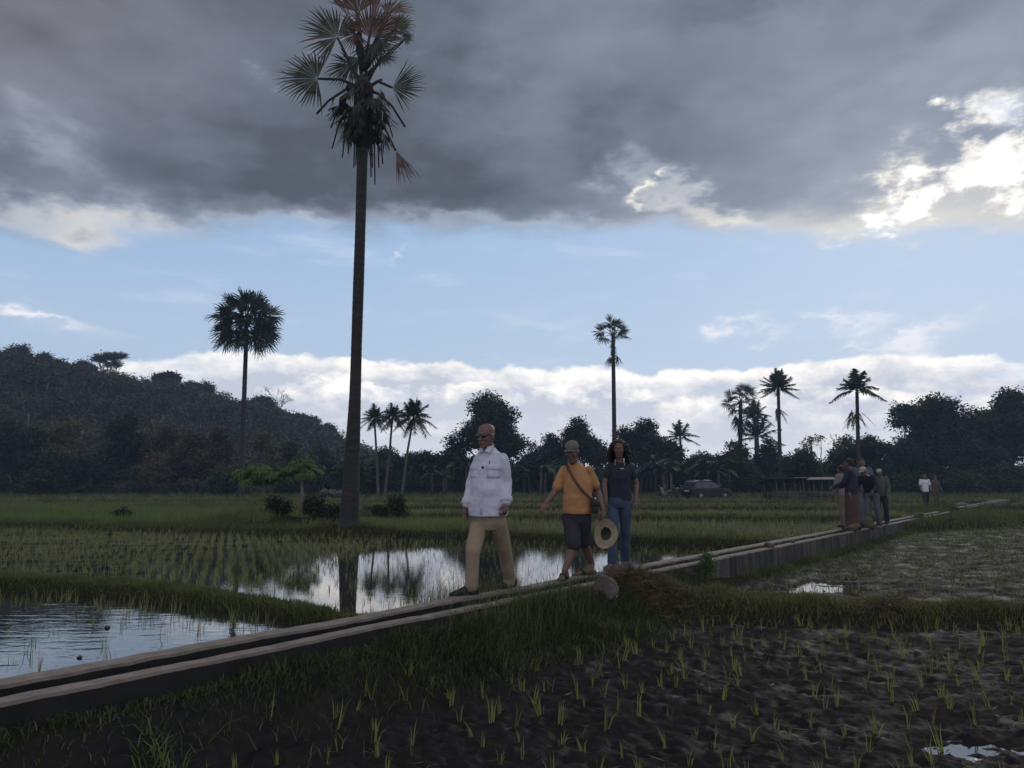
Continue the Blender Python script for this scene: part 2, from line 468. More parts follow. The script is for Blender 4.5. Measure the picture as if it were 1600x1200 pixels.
class Soup:
    """joins many numpy pieces into one mesh with several materials"""
    def __init__(s, mats): s.m = mats; s.V = []; s.F4 = []; s.F3 = []; s.i4 = []; s.i3 = []; s.k = 0
    def add(s, V, F4, F3, mat):
        s.V.append(V)
        if F4 is not None: s.F4.append(F4 + s.k); s.i4.append(np.full(len(F4), mat))
        if F3 is not None: s.F3.append(F3 + s.k); s.i3.append(np.full(len(F3), mat))
        s.k += len(V)
    def mesh(s, name, smooth=False):
        c = lambda L: np.concatenate(L) if L else None
        return npmesh(name, c(s.V), c(s.F4), c(s.F3), s.m, c(s.i4), c(s.i3), smooth)

# ================================================================= THE GROUND
def seg_dist(x, y, pts):
    """distance to a polyline and the parameter-wise half width / height carried by its points"""
    best = np.full(np.shape(x), 1e9); val = np.zeros(np.shape(x) + (2,))
    for a, b in zip(pts[:-1], pts[1:]):
        ax, ay = a[0], a[1]; dx, dy = b[0] - ax, b[1] - ay; L2 = dx * dx + dy * dy
        t = np.clip(((x - ax) * dx + (y - ay) * dy) / L2, 0, 1)
        d = np.hypot(x - ax - t * dx, y - ay - t * dy)
        k = d < best; best = np.where(k, d, best)
        for i in range(2): val[..., i] = np.where(k, a[2 + i] + (b[2 + i] - a[2 + i]) * t, val[..., i])
    return best, val[..., 0], val[..., 1]
# bunds: x, y, half width, top height
B_RIGHT = [(.6, 9.6, .75, .24), (2.2, 9.5, .65, .22), (3.6, 9.0, .42, .18), (6.0, 8.55, .38, .18), (12, 7.6, .4, .2), (30, 5, .4, .2)]
B_POND = [(-30, 14, .6, .45), (-9.5, 10.5, .45, .36), (-6.1, 10.1, .38, .34), (-4.2, 9.35, .34, .33), (-2.6, 8.3, .28, .31), (-1.7, 7.5, .24, .30), (-.9, 6.9, .2, .30)]
B_PALM = [(-60, 36, .8, .42), (-30, 28.5, .7, .42), (-15.4, 24.2, .6, .4), (-8, 21, .5, .38), (-4.1, 19.4, .5, .42), (0, 19.2, .4, .36), (3.6, 17.2, .4, .36), (5.6, 16.2, .4, .38)]
B_MID = [(-7, 30, .4, .40), (-2, 29.3, .45, .42), (3, 28.2, .5, .42), (10, 27.0, .5, .42), (14.5, 26.6, .5, .42)]
B_BACK = [(-60, 44, .6, .45), (-10, 41, .6, .45), (8, 39, .6, .45), (22, 37.5, .6, .45)]
B_BACK2 = [(-80, 58, .7, .45), (0, 54, .7, .45), (34, 52, .7, .45)]
B_SIDE = [(-8.6, 21.3, .5, .38), (-9.5, 30, .5, .4), (-10, 41, .5, .4)]
B_RFAR = [(12, 24.5, .7, .30), (20, 30, 1.2, .32), (34, 30, 1.0, .3), (60, 27, 1, .3)]
B_RFAR2 = [(24, 42, .7, .4), (60, 40, .7, .4)]
LEFT_BUNDS = [B_POND, B_PALM, B_MID, B_BACK, B_BACK2, B_SIDE]
RIGHT_BUNDS = [B_RIGHT, B_RFAR, B_RFAR2]
def smooth01(t): t = np.clip(t, 0, 1); return t * t * (3 - 2 * t)
def bund_h(x, y, bunds, base):
    h = base; cov = np.zeros(np.shape(x))
    for b in bunds:
        d, w, top = seg_dist(x, y, b)
        wob = 1 + .25 * pn(x * 1.3, y * 1.3)
        k = smooth01(1.35 - d / (w * wob))
        h = np.maximum(h, base + (top - base) * k + 0) ; cov = np.maximum(cov, k)
    return h, cov
def gauss(x, y, cx, cy, r): return np.exp(-((x - cx) ** 2 + (y - cy) ** 2) / r ** 2)
PALM = (-4.05, 19.4)
def height(x, y):
    """ground height and grass cover at x, y"""
    x = np.asarray(x, float); y = np.asarray(y, float)
    s = x * CD.x + y * CD.y; n = x * CN.x + y * CN.y
    dist = np.hypot(x, y)
    # --- camera side
    big = fbm(x * .55 + 3, y * .55, 2); wx = x + .18 * pn(x * 1.3, y * 1.3 + 8); wy = y + .18 * pn(x * 1.3 + 4, y * 1.3)
    lump = fbm(wx * 2.3, wy * 3.6, 4, .6); fine = fbm(wx * 9, wy * 13, 3, .62)
    ridge = 1 - np.abs(fbm(x * 3.1 + 9, y * 4.6, 2)) * 2
    near = .005 + .022 * big + .024 * lump + .010 * ridge + .020 * fine + .006 * fbm(wx * 26, wy * 34, 2)
    near = near - .068 * gauss(x, y, 2.65, 4.75, .36) - .07 * gauss(x, y, 3.2, 4.6, .33) - .03 * gauss(x, y, 1.7, 4.6, .4)
    in_far = smooth01((y - (9.6 - .18 * x)) / .6)
    wet = .046 + .012 * big + .030 * fbm(x * 1.9, y * 3.0, 4) + .018 * fine
    wet = wet - .064 * gauss(x, y, 4.5, 11.6, 1.2) - .072 * gauss(x, y, 8.9, 17.6, 1.5) - .035 * gauss(x, y, 6.0, 14.5, 1.5) + .02 * smooth01((dist - 14) / 8)
    hr = near * (1 - in_far) + wet * in_far
    hr = np.where(dist > 31, .12 + .05 * big, hr)
    hr, cr = bund_h(x, y, RIGHT_BUNDS, hr)
    # grass bank against the channel wall
    dn = n - N_NEAR
    wbank = np.interp(s, [2.5, 4.0, 5.5, 8.5, 9.5, 12, 30], [.45, .45, .50, .62, .5, .25, .35])
    kb = smooth01(1.2 - dn / wbank) ; topb = np.interp(s, [2.5, 4.5, 6, 9, 10.5, 12, 30], [.27, .29, .30, .34, .20, .08, .12])
    hr = np.maximum(hr, hr + (topb - hr) * kb); cr = np.maximum(cr, kb * smooth01((s - 3.2) / 2.5))
    hr = hr + .10 * gauss(x, y, 1.25, 9.25, .5)
    # --- far side of the channel
    hl = .165 + .028 * fbm(x * 1.1, y * 1.5, 3) + .012 * fine
    hl = hl + .035 * smooth01((-3.2 - x) / 4) * smooth01((y - 9) / 3)
    hl = hl - .022 * smooth01((x + 3.2) / 1.0) * smooth01((20 - y) / 2) + .03 * gauss(x, y, -2.2, 17.6, 1.4)
    pond_a = smooth01((np.interp(x, [-30, -9.5, -6.1, -4.2, -2.6, -1.7, -.9], [14, 10.5, 10.1, 9.35, 8.3, 7.5, 6.9]) - y) / .5)
    hl = hl * (1 - pond_a) + .07 * pond_a
    back = smooth01((y - np.interp(x, [-60, -30, -15.4, -8, -4.1, 0, 3.6, 5.6], [36, 28.5, 24.2, 21, 19.4, 19.2, 17.2, 16.2])) / 1.0)
    hl = hl + back * .055
    lush = smooth01((-7.0 - x) / 2.5) * smooth01((y - 24) / 2) * smooth01((43 - y) / 2)
    hl = hl + lush * .06
    hl = hl + .22 * smooth01((y - 74) / 10)
    hl, cl = bund_h(x, y, LEFT_BUNDS, hl)
    mound = gauss(x, y, PALM[0], PALM[1], 1.1); hl = hl + .12 * mound; cl = np.maximum(cl, mound)
    mound2 = gauss(x, y, -7.3, 25.6, 1.9); hl = hl + .22 * mound2; cl = np.maximum(cl, smooth01(mound2 * 2))
    cl = np.maximum(cl, lush * .8); cl = np.maximum(cl, smooth01((y - 68) / 10))
    right = n > (N_FAR + N_NEAR) / 2
    h = np.where(right, hr, hl); c = np.where(right, cr, cl)
    # under the channel itself the soil stays low
    inside = (n > N_FAR + .03) & (n < N_NEAR - .03)
    h = np.where(inside & (dist < 75), -.05, h)
    return h, np.clip(c, 0, 1)

# terrain sheet: cells grow with the distance from the path where the picture was taken
r = [2.2]
while r[-1] < 900:
    d = r[-1]; r.append(d * (1 + (.0042 if d < 12 else .0075 if d < 30 else .016 if d < 120 else .05)))
r = np.array(r); th = np.radians(np.arange(-66, 66.01, .26))
RR, TT = np.meshgrid(r, th, indexing='ij'); gx, gy = RR * np.sin(TT), RR * np.cos(TT)
gz, gc = height(gx, gy)
nr, nt_ = gx.shape
idx = np.arange(nr * nt_).reshape(nr, nt_)
F = np.stack([idx[:-1, :-1], idx[:-1, 1:], idx[1:, 1:], idx[1:, :-1]], -1).reshape(-1, 4)

m, nt, p = nodes_mat('wet_mud'); N, L = nt.nodes, nt.links
tcn = N.new('ShaderNodeTexCoord'); att = N.new('ShaderNodeAttribute'); att.attribute_name = 'cover'
def tnoise(sc, det=5, ro=.6):
    n = N.new('ShaderNodeTexNoise'); n.inputs['Scale'].default_value = sc; n.inputs['Detail'].default_value = det; n.inputs['Roughness'].default_value = ro
    L.new(tcn.outputs['Object'], n.inputs['Vector']); return n
def tmix(a, b, f):
    mx = N.new('ShaderNodeMix'); mx.data_type = 'RGBA'
    for i, q in ((6, a), (7, b)):
        if isinstance(q, tuple): mx.inputs[i].default_value = (*q, 1)
        else: L.new(q, mx.inputs[i])
    L.new(f, mx.inputs[0]); return mx.outputs[2]
def trange(s_, a, b, c=0, d=1):
    mr = N.new('ShaderNodeMapRange'); L.new(s_, mr.inputs[0])
    for i, q in enumerate((a, b, c, d)): mr.inputs[i + 1].default_value = q
    return mr.outputs[0]
n1 = tnoise(2.3); n2 = tnoise(14); n3 = tnoise(60, 4)
mud = tmix((.008, .007, .008), (.022, .019, .019), trange(n1.outputs[0], .35, .65))
mud = tmix(mud, (.055, .034, .026), trange(n2.outputs[0], .62, .78, 0, .6))
soil = tmix((.018, .018, .010), (.045, .045, .020), trange(n2.outputs[0], .3, .7))
L.new(tmix(mud, soil, att.outputs['Fac']), p.inputs['Base Color'])
rg = N.new('ShaderNodeMath'); rg.operation = 'MULTIPLY_ADD'; rg.inputs[1].default_value = .35
L.new(att.outputs['Fac'], rg.inputs[0]); L.new(trange(n1.outputs[0], .35, .7, .48, .75), rg.inputs[2]); L.new(rg.outputs[0], p.inputs['Roughness'])
bp = N.new('ShaderNodeBump'); bp.inputs['Strength'].default_value = .55; bp.inputs['Distance'].default_value = .02
ad = N.new('ShaderNodeMath'); ad.operation = 'MULTIPLY_ADD'; ad.inputs[1].default_value = .35
L.new(n3.outputs[0], ad.inputs[0]); L.new(n2.outputs[0], ad.inputs[2]); L.new(ad.outputs[0], bp.inputs['Height']); L.new(bp.outputs[0], p.inputs['Normal'])
df = N.new('ShaderNodeBsdfDiffuse'); L.new(p.inputs['Base Color'].links[0].from_socket, df.inputs[0]); L.new(bp.outputs[0], df.inputs['Normal'])
wet_ = N.new('ShaderNodeMath'); wet_.operation = 'MULTIPLY'; L.new(trange(n1.outputs[0], .35, .68, .32, .05), wet_.inputs[0]); L.new(trange(att.outputs['Fac'], .0, .5, 1, .1), wet_.inputs[1])
msd = N.new('ShaderNodeMixShader'); L.new(wet_.outputs[0], msd.inputs[0]); L.new(df.outputs[0], msd.inputs[1]); L.new(p.outputs[0], msd.inputs[2]); L.new(msd.outputs[0], N['Material Output'].inputs[0])
M['mud'] = m
me = npmesh('ground', np.stack([gx, gy, gz], -1).reshape(-1, 3), F, None, [M['mud']], smooth=True)
a = me.attributes.new('cover', 'FLOAT', 'POINT'); a.data.foreach_set('value', gc.ravel().astype(np.float32))
tag(link('ground', me), kind='structure', label='dark wet mud and low earth banks of the rice fields')

# water sheets
def water_mat(name, deep, ripple, scale, rough=.02, ior=1.45):
    m, nt, p = nodes_mat(name); N, L = nt.nodes, nt.links
    p.inputs['Base Color'].default_value = (*deep, 1); p.inputs['Roughness'].default_value = rough; p.inputs['IOR'].default_value = ior
    p.inputs['Specular IOR Level'].default_value = .8
    tc = N.new('ShaderNodeTexCoord'); mp = N.new('ShaderNodeMapping'); L.new(tc.outputs['Object'], mp.inputs[0])
    mp.inputs['Rotation'].default_value = (0, 0, .35); mp.inputs['Scale'].default_value = (1, 2.6, 1)
    n = N.new('ShaderNodeTexNoise'); n.inputs['Scale'].default_value = scale; n.inputs['Detail'].default_value = 3
    L.new(mp.outputs[0], n.inputs['Vector'])
    bp = N.new('ShaderNodeBump'); bp.inputs['Strength'].default_value = ripple; bp.inputs['Distance'].default_value = .01
    L.new(n.outputs[0], bp.inputs['Height']); L.new(bp.outputs[0], p.inputs['Normal'])
    return m
def sheet(name, pts, z, mat, label):
    me = bpy.data.meshes.new(name); me.from_pydata([(q[0], q[1], z) for q in pts], [], [tuple(range(len(pts)))])
    me.materials.append(mat); return tag(link(name, me), kind='structure', label=label)
W_A = water_mat('pond_water', (.02, .024, .022), .30, 3.2)
W_B = water_mat('paddy_water', (.022, .02, .017), .05, 5)
fa, fb = cpt(2, N_FAR + .05), cpt(110, N_FAR + .05)
split = [(-.9, 6.9), (-1.7, 7.5), (-2.6, 8.3), (-4.2, 9.35), (-6.1, 10.1), (-9.5, 10.5), (-30, 14)]
jn = cpt(0, N_FAR + .05); s0 = (Vector((-.9, 6.9, 0))).dot(CD); j = cpt(s0, N_FAR + .05)
sheet('pond_water', [fa[:2], j[:2]] + split + [(-30, 1)], .2, W_A, 'rippled open water at left before the raised channel')
sheet('paddy_water', [j[:2], fb[:2], (-100, 110), (-100, 30)] + split[::-1], .2, W_B, 'still shallow paddy water mirroring the sky')
na, nb = cpt(1, N_NEAR - .05), cpt(60, N_NEAR - .05)
W_C = water_mat('mud_puddle', (.02, .018, .017), .06, 6)
sheet('field_water', [cpt(8.4, N_NEAR - .05)[:2], (1.9, 9.5), (3.6, 9.0), (6, 8.55), (12, 7.6), (30, 5), (70, 20), (70, 60), nb[:2]], 0.0, W_C, 'shallow water between clods in the right hand field')
sheet('puddle_water', [na[:2], cpt(8.4, N_NEAR - .05)[:2], (1.9, 9.5), (3.6, 9.0), (6, 8.55), (12, 7.6), (30, 5), (9, 1)], -.052, W_C, 'puddle in the near mud at lower right')

# ================================================================= THE CONCRETE CHANNEL
m, nt, p = nodes_mat('old_concrete'); N, L = nt.nodes, nt.links
tcn = N.new('ShaderNodeTexCoord')
c1, c2, c3 = tnoise(1.6), tnoise(9), tnoise(70, 4)
sepz = N.new('ShaderNodeSeparateXYZ'); L.new(tcn.outputs['Object'], sepz.inputs[0])
base_c = tmix((.15, .128, .112), (.27, .235, .205), trange(c2.outputs[0], .3, .7))
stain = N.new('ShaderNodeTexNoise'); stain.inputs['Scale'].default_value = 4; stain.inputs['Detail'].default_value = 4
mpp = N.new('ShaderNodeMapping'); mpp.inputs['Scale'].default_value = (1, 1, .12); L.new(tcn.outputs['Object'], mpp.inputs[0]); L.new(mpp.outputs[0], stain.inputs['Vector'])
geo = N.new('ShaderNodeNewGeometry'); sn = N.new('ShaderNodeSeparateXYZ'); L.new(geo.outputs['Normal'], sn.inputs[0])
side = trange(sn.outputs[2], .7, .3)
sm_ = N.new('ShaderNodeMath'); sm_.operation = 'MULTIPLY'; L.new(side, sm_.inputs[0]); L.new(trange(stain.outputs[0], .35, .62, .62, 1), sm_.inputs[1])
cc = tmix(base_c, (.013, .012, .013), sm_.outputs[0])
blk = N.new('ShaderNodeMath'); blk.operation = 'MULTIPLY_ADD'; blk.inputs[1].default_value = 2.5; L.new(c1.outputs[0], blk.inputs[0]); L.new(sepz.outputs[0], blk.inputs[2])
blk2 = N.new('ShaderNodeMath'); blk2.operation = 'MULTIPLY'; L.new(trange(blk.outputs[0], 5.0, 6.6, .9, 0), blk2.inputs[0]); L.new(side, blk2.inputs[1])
cc = tmix(cc, (.006, .0055, .006), blk2.outputs[0])          # side faces of the nearest stretch go almost black
cc = tmix(cc, (.05, .055, .03), trange(c1.outputs[0], .6, .75, 0, .6))
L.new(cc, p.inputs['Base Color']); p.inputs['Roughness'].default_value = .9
bp = N.new('ShaderNodeBump'); bp.inputs['Strength'].default_value = .6; bp.inputs['Distance'].default_value = .012
ad = N.new('ShaderNodeMath'); ad.operation = 'ADD'; L.new(c2.outputs[0], ad.inputs[0]); L.new(c3.outputs[0], ad.inputs[1])
L.new(ad.outputs[0], bp.inputs['Height']); L.new(bp.outputs[0], p.inputs['Normal'])
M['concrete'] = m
def channel(name, label, s0, s1, ds, ztop, group=None):
    root = thing(name, label, 'water channel', cpt(s0, -4.72, 0), 0, group)
    org = root.location
    def wall(part, na, nb, seed):
        mb = MB(); rings = []
        ss = np.arange(s0, s1 + ds * .5, ds)
        for s_ in ss:
            w1 = .016 * mnoise.noise(Vector((s_ * 2.3, seed, 0))) + .010 * mnoise.noise(Vector((s_ * 9, seed, 4)))
            w2 = .016 * mnoise.noise(Vector((s_ * 2.1, seed + 7, 0))) + .010 * mnoise.noise(Vector((s_ * 8, seed, 9)))
            zt = ztop + .010 * mnoise.noise(Vector((s_ * .8, seed, 2))) + .006 * mnoise.noise(Vector((s_ * 6, seed, 5)))
            a_, b_ = na + w1, nb + w2
            prof = [(a_ - .005, -.15), (b_ + .005, -.15), (b_ + .004, zt - .10), (b_, zt - .018), (b_ - .014, zt), ((a_ + b_) / 2, zt + .003), (a_ + .014, zt), (a_, zt - .018), (a_ - .004, zt - .1)]
            rings.append([cpt(s_, q[0], q[1]) - org for q in prof])
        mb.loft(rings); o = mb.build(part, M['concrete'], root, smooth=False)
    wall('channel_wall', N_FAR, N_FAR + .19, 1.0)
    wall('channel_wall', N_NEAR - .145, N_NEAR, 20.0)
    mb = MB(); mb.loft([[cpt(s_, q, z) - org for q, z in ((N_FAR + .18, -.1), (N_NEAR - .135, -.1), (N_NEAR - .135, .20), (N_FAR + .18, .20))] for s_ in (s0, (s0 + s1) / 2, s1)])
    mb.build('channel_bed', M['silt'], root, smooth=False)
    return root
M['silt'] = plain('silt', (.035, .03, .026), .5, scale=3)
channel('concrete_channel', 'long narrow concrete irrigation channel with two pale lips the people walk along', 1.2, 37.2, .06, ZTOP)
channel('concrete_channel', 'far stretch of pale concrete channel beyond the tall grass at right', 43.5, 72, .3, ZTOP + .03)

# ================================================================= SEEDLINGS, GRASS
def ncoord(x, y): return x * CN.x + y * CN.y
def scoord(x, y): return x * CD.x + y * CD.y
def clump_mesh(name, k, nb, h, mat, w=.006):
    P = np.zeros((nb, 3)); P[:, :2] = rng.normal(0, .010, (nb, 2)); P[:, 2] = -.01
    V, F4, F3 = blades(P, rng.uniform(.5, 1, nb) * h, np.full(nb, w), rng.normal(0, .16 * h, (nb, 2)))
    return npmesh(name, V, F4, F3, [mat])
variants = [clump_mesh('rice_seedling', i, int(rng.integers(4, 9)), rng.uniform(.15, .22), M['seedling'], .0065) for i in range(12)]
# rows of seedlings in the near mud
pts = []
ang = R(14)
for i in range(-30, 40):
    for j in range(-5, 40):
        u, v = i * .27, 3 + j * .27
        x = u * math.cos(ang) - v * math.sin(ang) + 1.5 + random.gauss(0, .04); y = u * math.sin(ang) + v * math.cos(ang) + random.gauss(0, .04)
        if random.random() < .14: continue
        dn = ncoord(x, y) - N_NEAR; s_ = scoord(x, y)
        if dn < (.75 if s_ > 4.5 else .35): continue
        if y > 8.75 - .15 * (x - 2) or y < 3.6: continue
        if abs(x) / y > .74: continue
        if math.hypot(x - 3.0, y - 4.4) < .45: continue
        pts.append((x, y))
pts.sort(key=lambda q: math.hypot(*q))
near_pts, rest_pts = pts[:300], pts[300:]
hz, _ = height(np.array([q[0] for q in near_pts]), np.array([q[1] for q in near_pts]))
for k, (x, y) in enumerate(near_pts):
    o = bpy.data.objects.new('rice_seedling', variants[k % 12]); COL.objects.link(o)
    o.location = (x, y, hz[k]); o.rotation_euler = (random.gauss(0, .12), random.gauss(0, .12), random.uniform(0, 6.28))
    f = random.uniform(.65, 1.25); o.scale = (f, f, f * random.uniform(.8, 1.15))
    tag(o, 'small yellow green rice seedling of a few thin blades in the near dark mud', 'rice seedling', 'rice seedlings planted in the near mud')

def field(poly_fn, x0, x1, y0, y1, du, dv, ang, jit=.03, drop=.1):
    U, V = np.meshgrid(np.arange(-120, 120, du), np.arange(-120, 120, dv)); U = U.ravel(); V = V.ravel()
    x = U * math.cos(ang) - V * math.sin(ang); y = U * math.sin(ang) + V * math.cos(ang)
    k = (x > x0) & (x < x1) & (y > y0) & (y < y1); x, y = x[k], y[k]
    x = x + rng.normal(0, jit, len(x)); y = y + rng.normal(0, jit, len(x))
    k = poly_fn(x, y) & (rng.random(len(x)) > drop) & (np.abs(x) / np.maximum(y, .1) < .80)
    return x[k], y[k]
rice = Soup([M['paddy_rice'], M['seedling']])
def plant(x, y, nb, h, w, mat, seg=2, spread=.02, leanf=.25, zoff=-.02):
    z, _ = height(x, y)
    n = len(x); X = np.repeat(x, nb) + rng.normal(0, spread, n * nb); Y_ = np.repeat(y, nb) + rng.normal(0, spread, n * nb)
    hh = np.repeat(h * rng.uniform(.7, 1.2, n), nb) * rng.uniform(.6, 1, n * nb)
    P = np.stack([X, Y_, np.repeat(z, nb) + zoff], 1)
    V, F4, F3 = blades(P, hh, np.full(n * nb, w), rng.normal(0, 1, (n * nb, 2)) * (hh * leanf)[:, None], seg)
    rice.add(V, F4, F3, mat)
if rest_pts:
    q = np.array(rest_pts); plant(q[:, 0], q[:, 1], 6, .17, .0085, 1)
palm_y = lambda x: np.interp(x, [-60, -30, -15.4, -8, -4.1, 0, 3.6, 5.6], [36, 28.5, 24.2, 21, 19.4, 19.2, 17.2, 16.2])
pond_y = lambda x: np.interp(x, [-30, -9.5, -6.1, -4.2, -2.6, -1.7, -.9], [14, 10.5, 10.1, 9.35, 8.3, 7.5, 6.9])
leftside = lambda x, y: ncoord(x, y) < N_FAR - .15
# open pond: few seedlings
x, y = field(lambda x, y: leftside(x, y) & (y < pond_y(x) - .5), -9, 0, 3, 10, .42, .38, .5, .08, .45)
plant(x, y, 5, .31, .006, 0, leanf=.12, zoff=.0)
x, y = field(lambda x, y: leftside(x, y) & (y < pond_y(x) - .45) & (y > pond_y(x) - 1.3), -9, -2, 3, 10, .2, .2, .5, .05, .3)
plant(x, y, 5, .33, .006, 0, leanf=.15, zoff=.0)
# main paddy
x, y = field(lambda x, y: leftside(x, y) & (y > pond_y(x) + .45) & (y < palm_y(x) - .45) & (x > -2.9) & (pn(x * .5, y * .5) > -.55), -6, 8, 6.5, 20, .23, .22, .35, .05, .12)
plant(x, y, 4, .19, .007, 0, leanf=.2)
x, y = field(lambda x, y: leftside(x, y) & (y > pond_y(x) + .45) & (y < palm_y(x) - .45) & (x <= -2.9), -22, 0, 6.5, 27, .19, .19, .35, .03, .08)
k = y < 16
plant(x[k], y[k], 6, .20, .008, 0, leanf=.25)
plant(x[~k], y[~k], 6, .21, .011, 0, seg=1, leanf=.25)
# further fields on the left of the channel
x, y = field(lambda x, y: leftside(x, y) & (y > palm_y(x) + .5) & (x > -6.5), -7, 30, 16, 41, .24, .24, .3, .05, .1)
plant(x, y, 5, .30, .014, 0, seg=1, spread=.04)
x, y = field(lambda x, y: leftside(x, y), -60, 50, 41, 76, .42, .42, .3, .1, .1)
plant(x, y, 5, .32, .03, 0, seg=1, spread=.1)
# right field: weak growth among clods
x, y = field(lambda x, y: (ncoord(x, y) > N_NEAR + .4) & (y > 10.3 - .18 * x) & (y < 29), 1, 24, 8.5, 30, .25, .24, .2, .06, .2)
plant(x, y, 5, .14, .009, 0, spread=.03, leanf=.5)
x, y = field(lambda x, y: (ncoord(x, y) > N_NEAR + .6) & (y > 31), 12, 60, 30, 70, .4, .4, .2, .1, .1)
plant(x, y, 5, .28, .03, 0, seg=1, spread=.08)
tag(link('rice_seedlings', rice.mesh('rice_seedlings')), 'young rice growing in rows across the flooded fields', 'rice', kind='stuff')

grass = Soup([M['grass'], M['dry_grass'], M['lush'], M['bank_grass']])
def sow(x, y, h, w, mat, seg=2, leanf=.45, zoff=-.015):
    z, _ = height(x, y); n = len(x)
    h = np.broadcast_to(h, (n,)) * rng.uniform(.45, 1.15, n)
    w = np.broadcast_to(w, (n,))
    V, F4, F3 = blades(np.stack([x, y, z + zoff], 1), h, w, rng.normal(0, 1, (n, 2)) * (h * leanf)[:, None], seg)
    grass.add(V, F4, F3, mat)
def tufty(x, y, f=2.2): return .55 + .75 * np.clip(pn(x * f, y * f) + .3, 0, 1.2)
def sow_line(pts, dens, h, mat=0, w=.006, seg=2, wide=1.15, dry=.12, keep=None):
    for a_, b_ in zip(pts[:-1], pts[1:]):
        a2, b2 = Vector(a_[:2]), Vector(b_[:2]); Ln = (b2 - a2).length
        n = int(Ln * dens * (a_[2] + b_[2]))
        t = rng.random(n); wv = a_[2] + (b_[2] - a_[2]) * t; off = np.clip(rng.normal(0, .55, n), -1.25, 1.25) * wv * wide
        d = (b2 - a2).normalized(); x = a2.x + (b2.x - a2.x) * t - d.y * off; y = a2.y + (b2.y - a2.y) * t + d.x * off
        k = np.abs(x) / np.maximum(y, .1) < .82
        nn = ncoord(x, y); k &= (nn < N_FAR - .02) | (nn > N_NEAR + .02)
        k &= (nn < N_FAR) == (ncoord((a2.x + b2.x) / 2, (a2.y + b2.y) / 2) < N_FAR)
        if keep is not None: k &= keep(x, y)
        x, y = x[k], y[k]; hh = h * tufty(x, y)
        dk = rng.random(len(x)) < dry
        sow(x[~dk], y[~dk], hh[~dk], w, mat, seg); sow(x[dk], y[dk], hh[dk] * 1.05, w, 1, seg)
sow_line(B_RIGHT[:5], 3000, .13, dry=.40, w=.008)
sow_line(B_POND[1:], 3800, .10, w=.0065, dry=.06)
sow_line(B_POND[:2], 1500, .2, w=.01, seg=1)
sow_line(B_PALM, 800, .22, w=.012, seg=1, dry=.12)
sow_line(B_MID, 600, .24, w=.015, seg=1, dry=.2)
for b in (B_BACK, B_BACK2, B_SIDE, B_RFAR, B_RFAR2): sow_line(b, 190, .32, w=.03, seg=1, dry=.25)
# bank along the near wall of the channel
n = 52000
s_ = rng.uniform(1.0, 10.2, n); dn = np.abs(rng.normal(0, .30, n)) * np.interp(s_, [2.2, 4, 5.5, 9, 10.2], [.5, .8, 1.0, 1.25, 1.1]) + .02
k = rng.random(n) < np.interp(s_, [2.2, 3.6, 4.6, 6, 9, 10.2], [.12, .22, .5, 1, 1, .8]); s_, dn = s_[k], dn[k]
x = CD.x * s_ + CN.x * (N_NEAR + dn); y = CD.y * s_ + CN.y * (N_NEAR + dn)
hh = .17 * tufty(x, y, 1.6) * np.interp(s_, [2.2, 5, 7, 8.6, 10.2], [.7, .9, 1.25, .8, .8])
sow(x, y, hh, .0065, 3, leanf=.5)
k = rng.random(len(x)) < .07; sow(x[k], y[k], hh[k] * 1.1, .006, 1, leanf=.6)
n = 520; s_ = rng.normal(6.3, .55, n); dn = np.abs(rng.normal(.08, .16, n)) + .03
x = CD.x * s_ + CN.x * (N_NEAR + dn); y = CD.y * s_ + CN.y * (N_NEAR + dn); sow(x, y, .42, .005, 0, leanf=.4); sow(x[:90], y[:90], .50, .004, 1, leanf=.3)
for px_, py_, k_ in ((12, 1165, 70), (250, 1185, 60), (215, 1120, 25), (95, 1150, 25), (480, 1010, 40)):
    g0 = gnd(px_, py_, .08); x = rng.normal(g0.x, .07, k_); y = rng.normal(g0.y, .06, k_); sow(x, y, .17, .008, 2 if px_ != 480 else 0, leanf=.8)
# thin growth on down the wall
n = 9000; s_ = rng.uniform(12, 38, n); dn = np.abs(rng.normal(0, .2, n)) + .03
x = CD.x * s_ + CN.x * (N_NEAR + dn); y = CD.y * s_ + CN.y * (N_NEAR + dn); sow(x, y, .13 * tufty(x, y), .010, 0, seg=1)
n = 7000; s_ = rng.uniform(6, 38, n); dn = -np.abs(rng.normal(0, .12, n)) - .02
x = CD.x * s_ + CN.x * (N_FAR + dn); y = CD.y * s_ + CN.y * (N_FAR + dn); sow(x, y, .10 * tufty(x, y), .010, 0, seg=1, zoff=.02)
# tall weeds standing in the water's edge behind the channel
n = 520; s_ = rng.uniform(5.6, 6.8, n); dn = -np.abs(rng.normal(0, .30, n)) - .03
x = CD.x * s_ + CN.x * (N_FAR + dn); y = CD.y * s_ + CN.y * (N_FAR + dn); sow(x, y, .50, .0045, 0, leanf=.3, zoff=.0)
# edge of the bund, hanging and loose blades over the mud, weeds in the near field
n = 1500; x = rng.uniform(-3, 1.8, n); y = rng.uniform(3.6, 8.5, n); dn = ncoord(x, y) - N_NEAR
k = (dn > .3) & (dn < 2.2) & (rng.random(n) < np.exp(-dn * 1.4)); sow(x[k], y[k], .15, .006, 0, leanf=.9)
n = 1600; x = rng.uniform(-3, 6, n); y = rng.uniform(3.6, 8.8, n); k = (ncoord(x, y) - N_NEAR > .5) & (pn(x * 1.5 + 4, y * 1.5) > .35)
sow(x[k], y[k], .10, .006, 1, leanf=1.2)
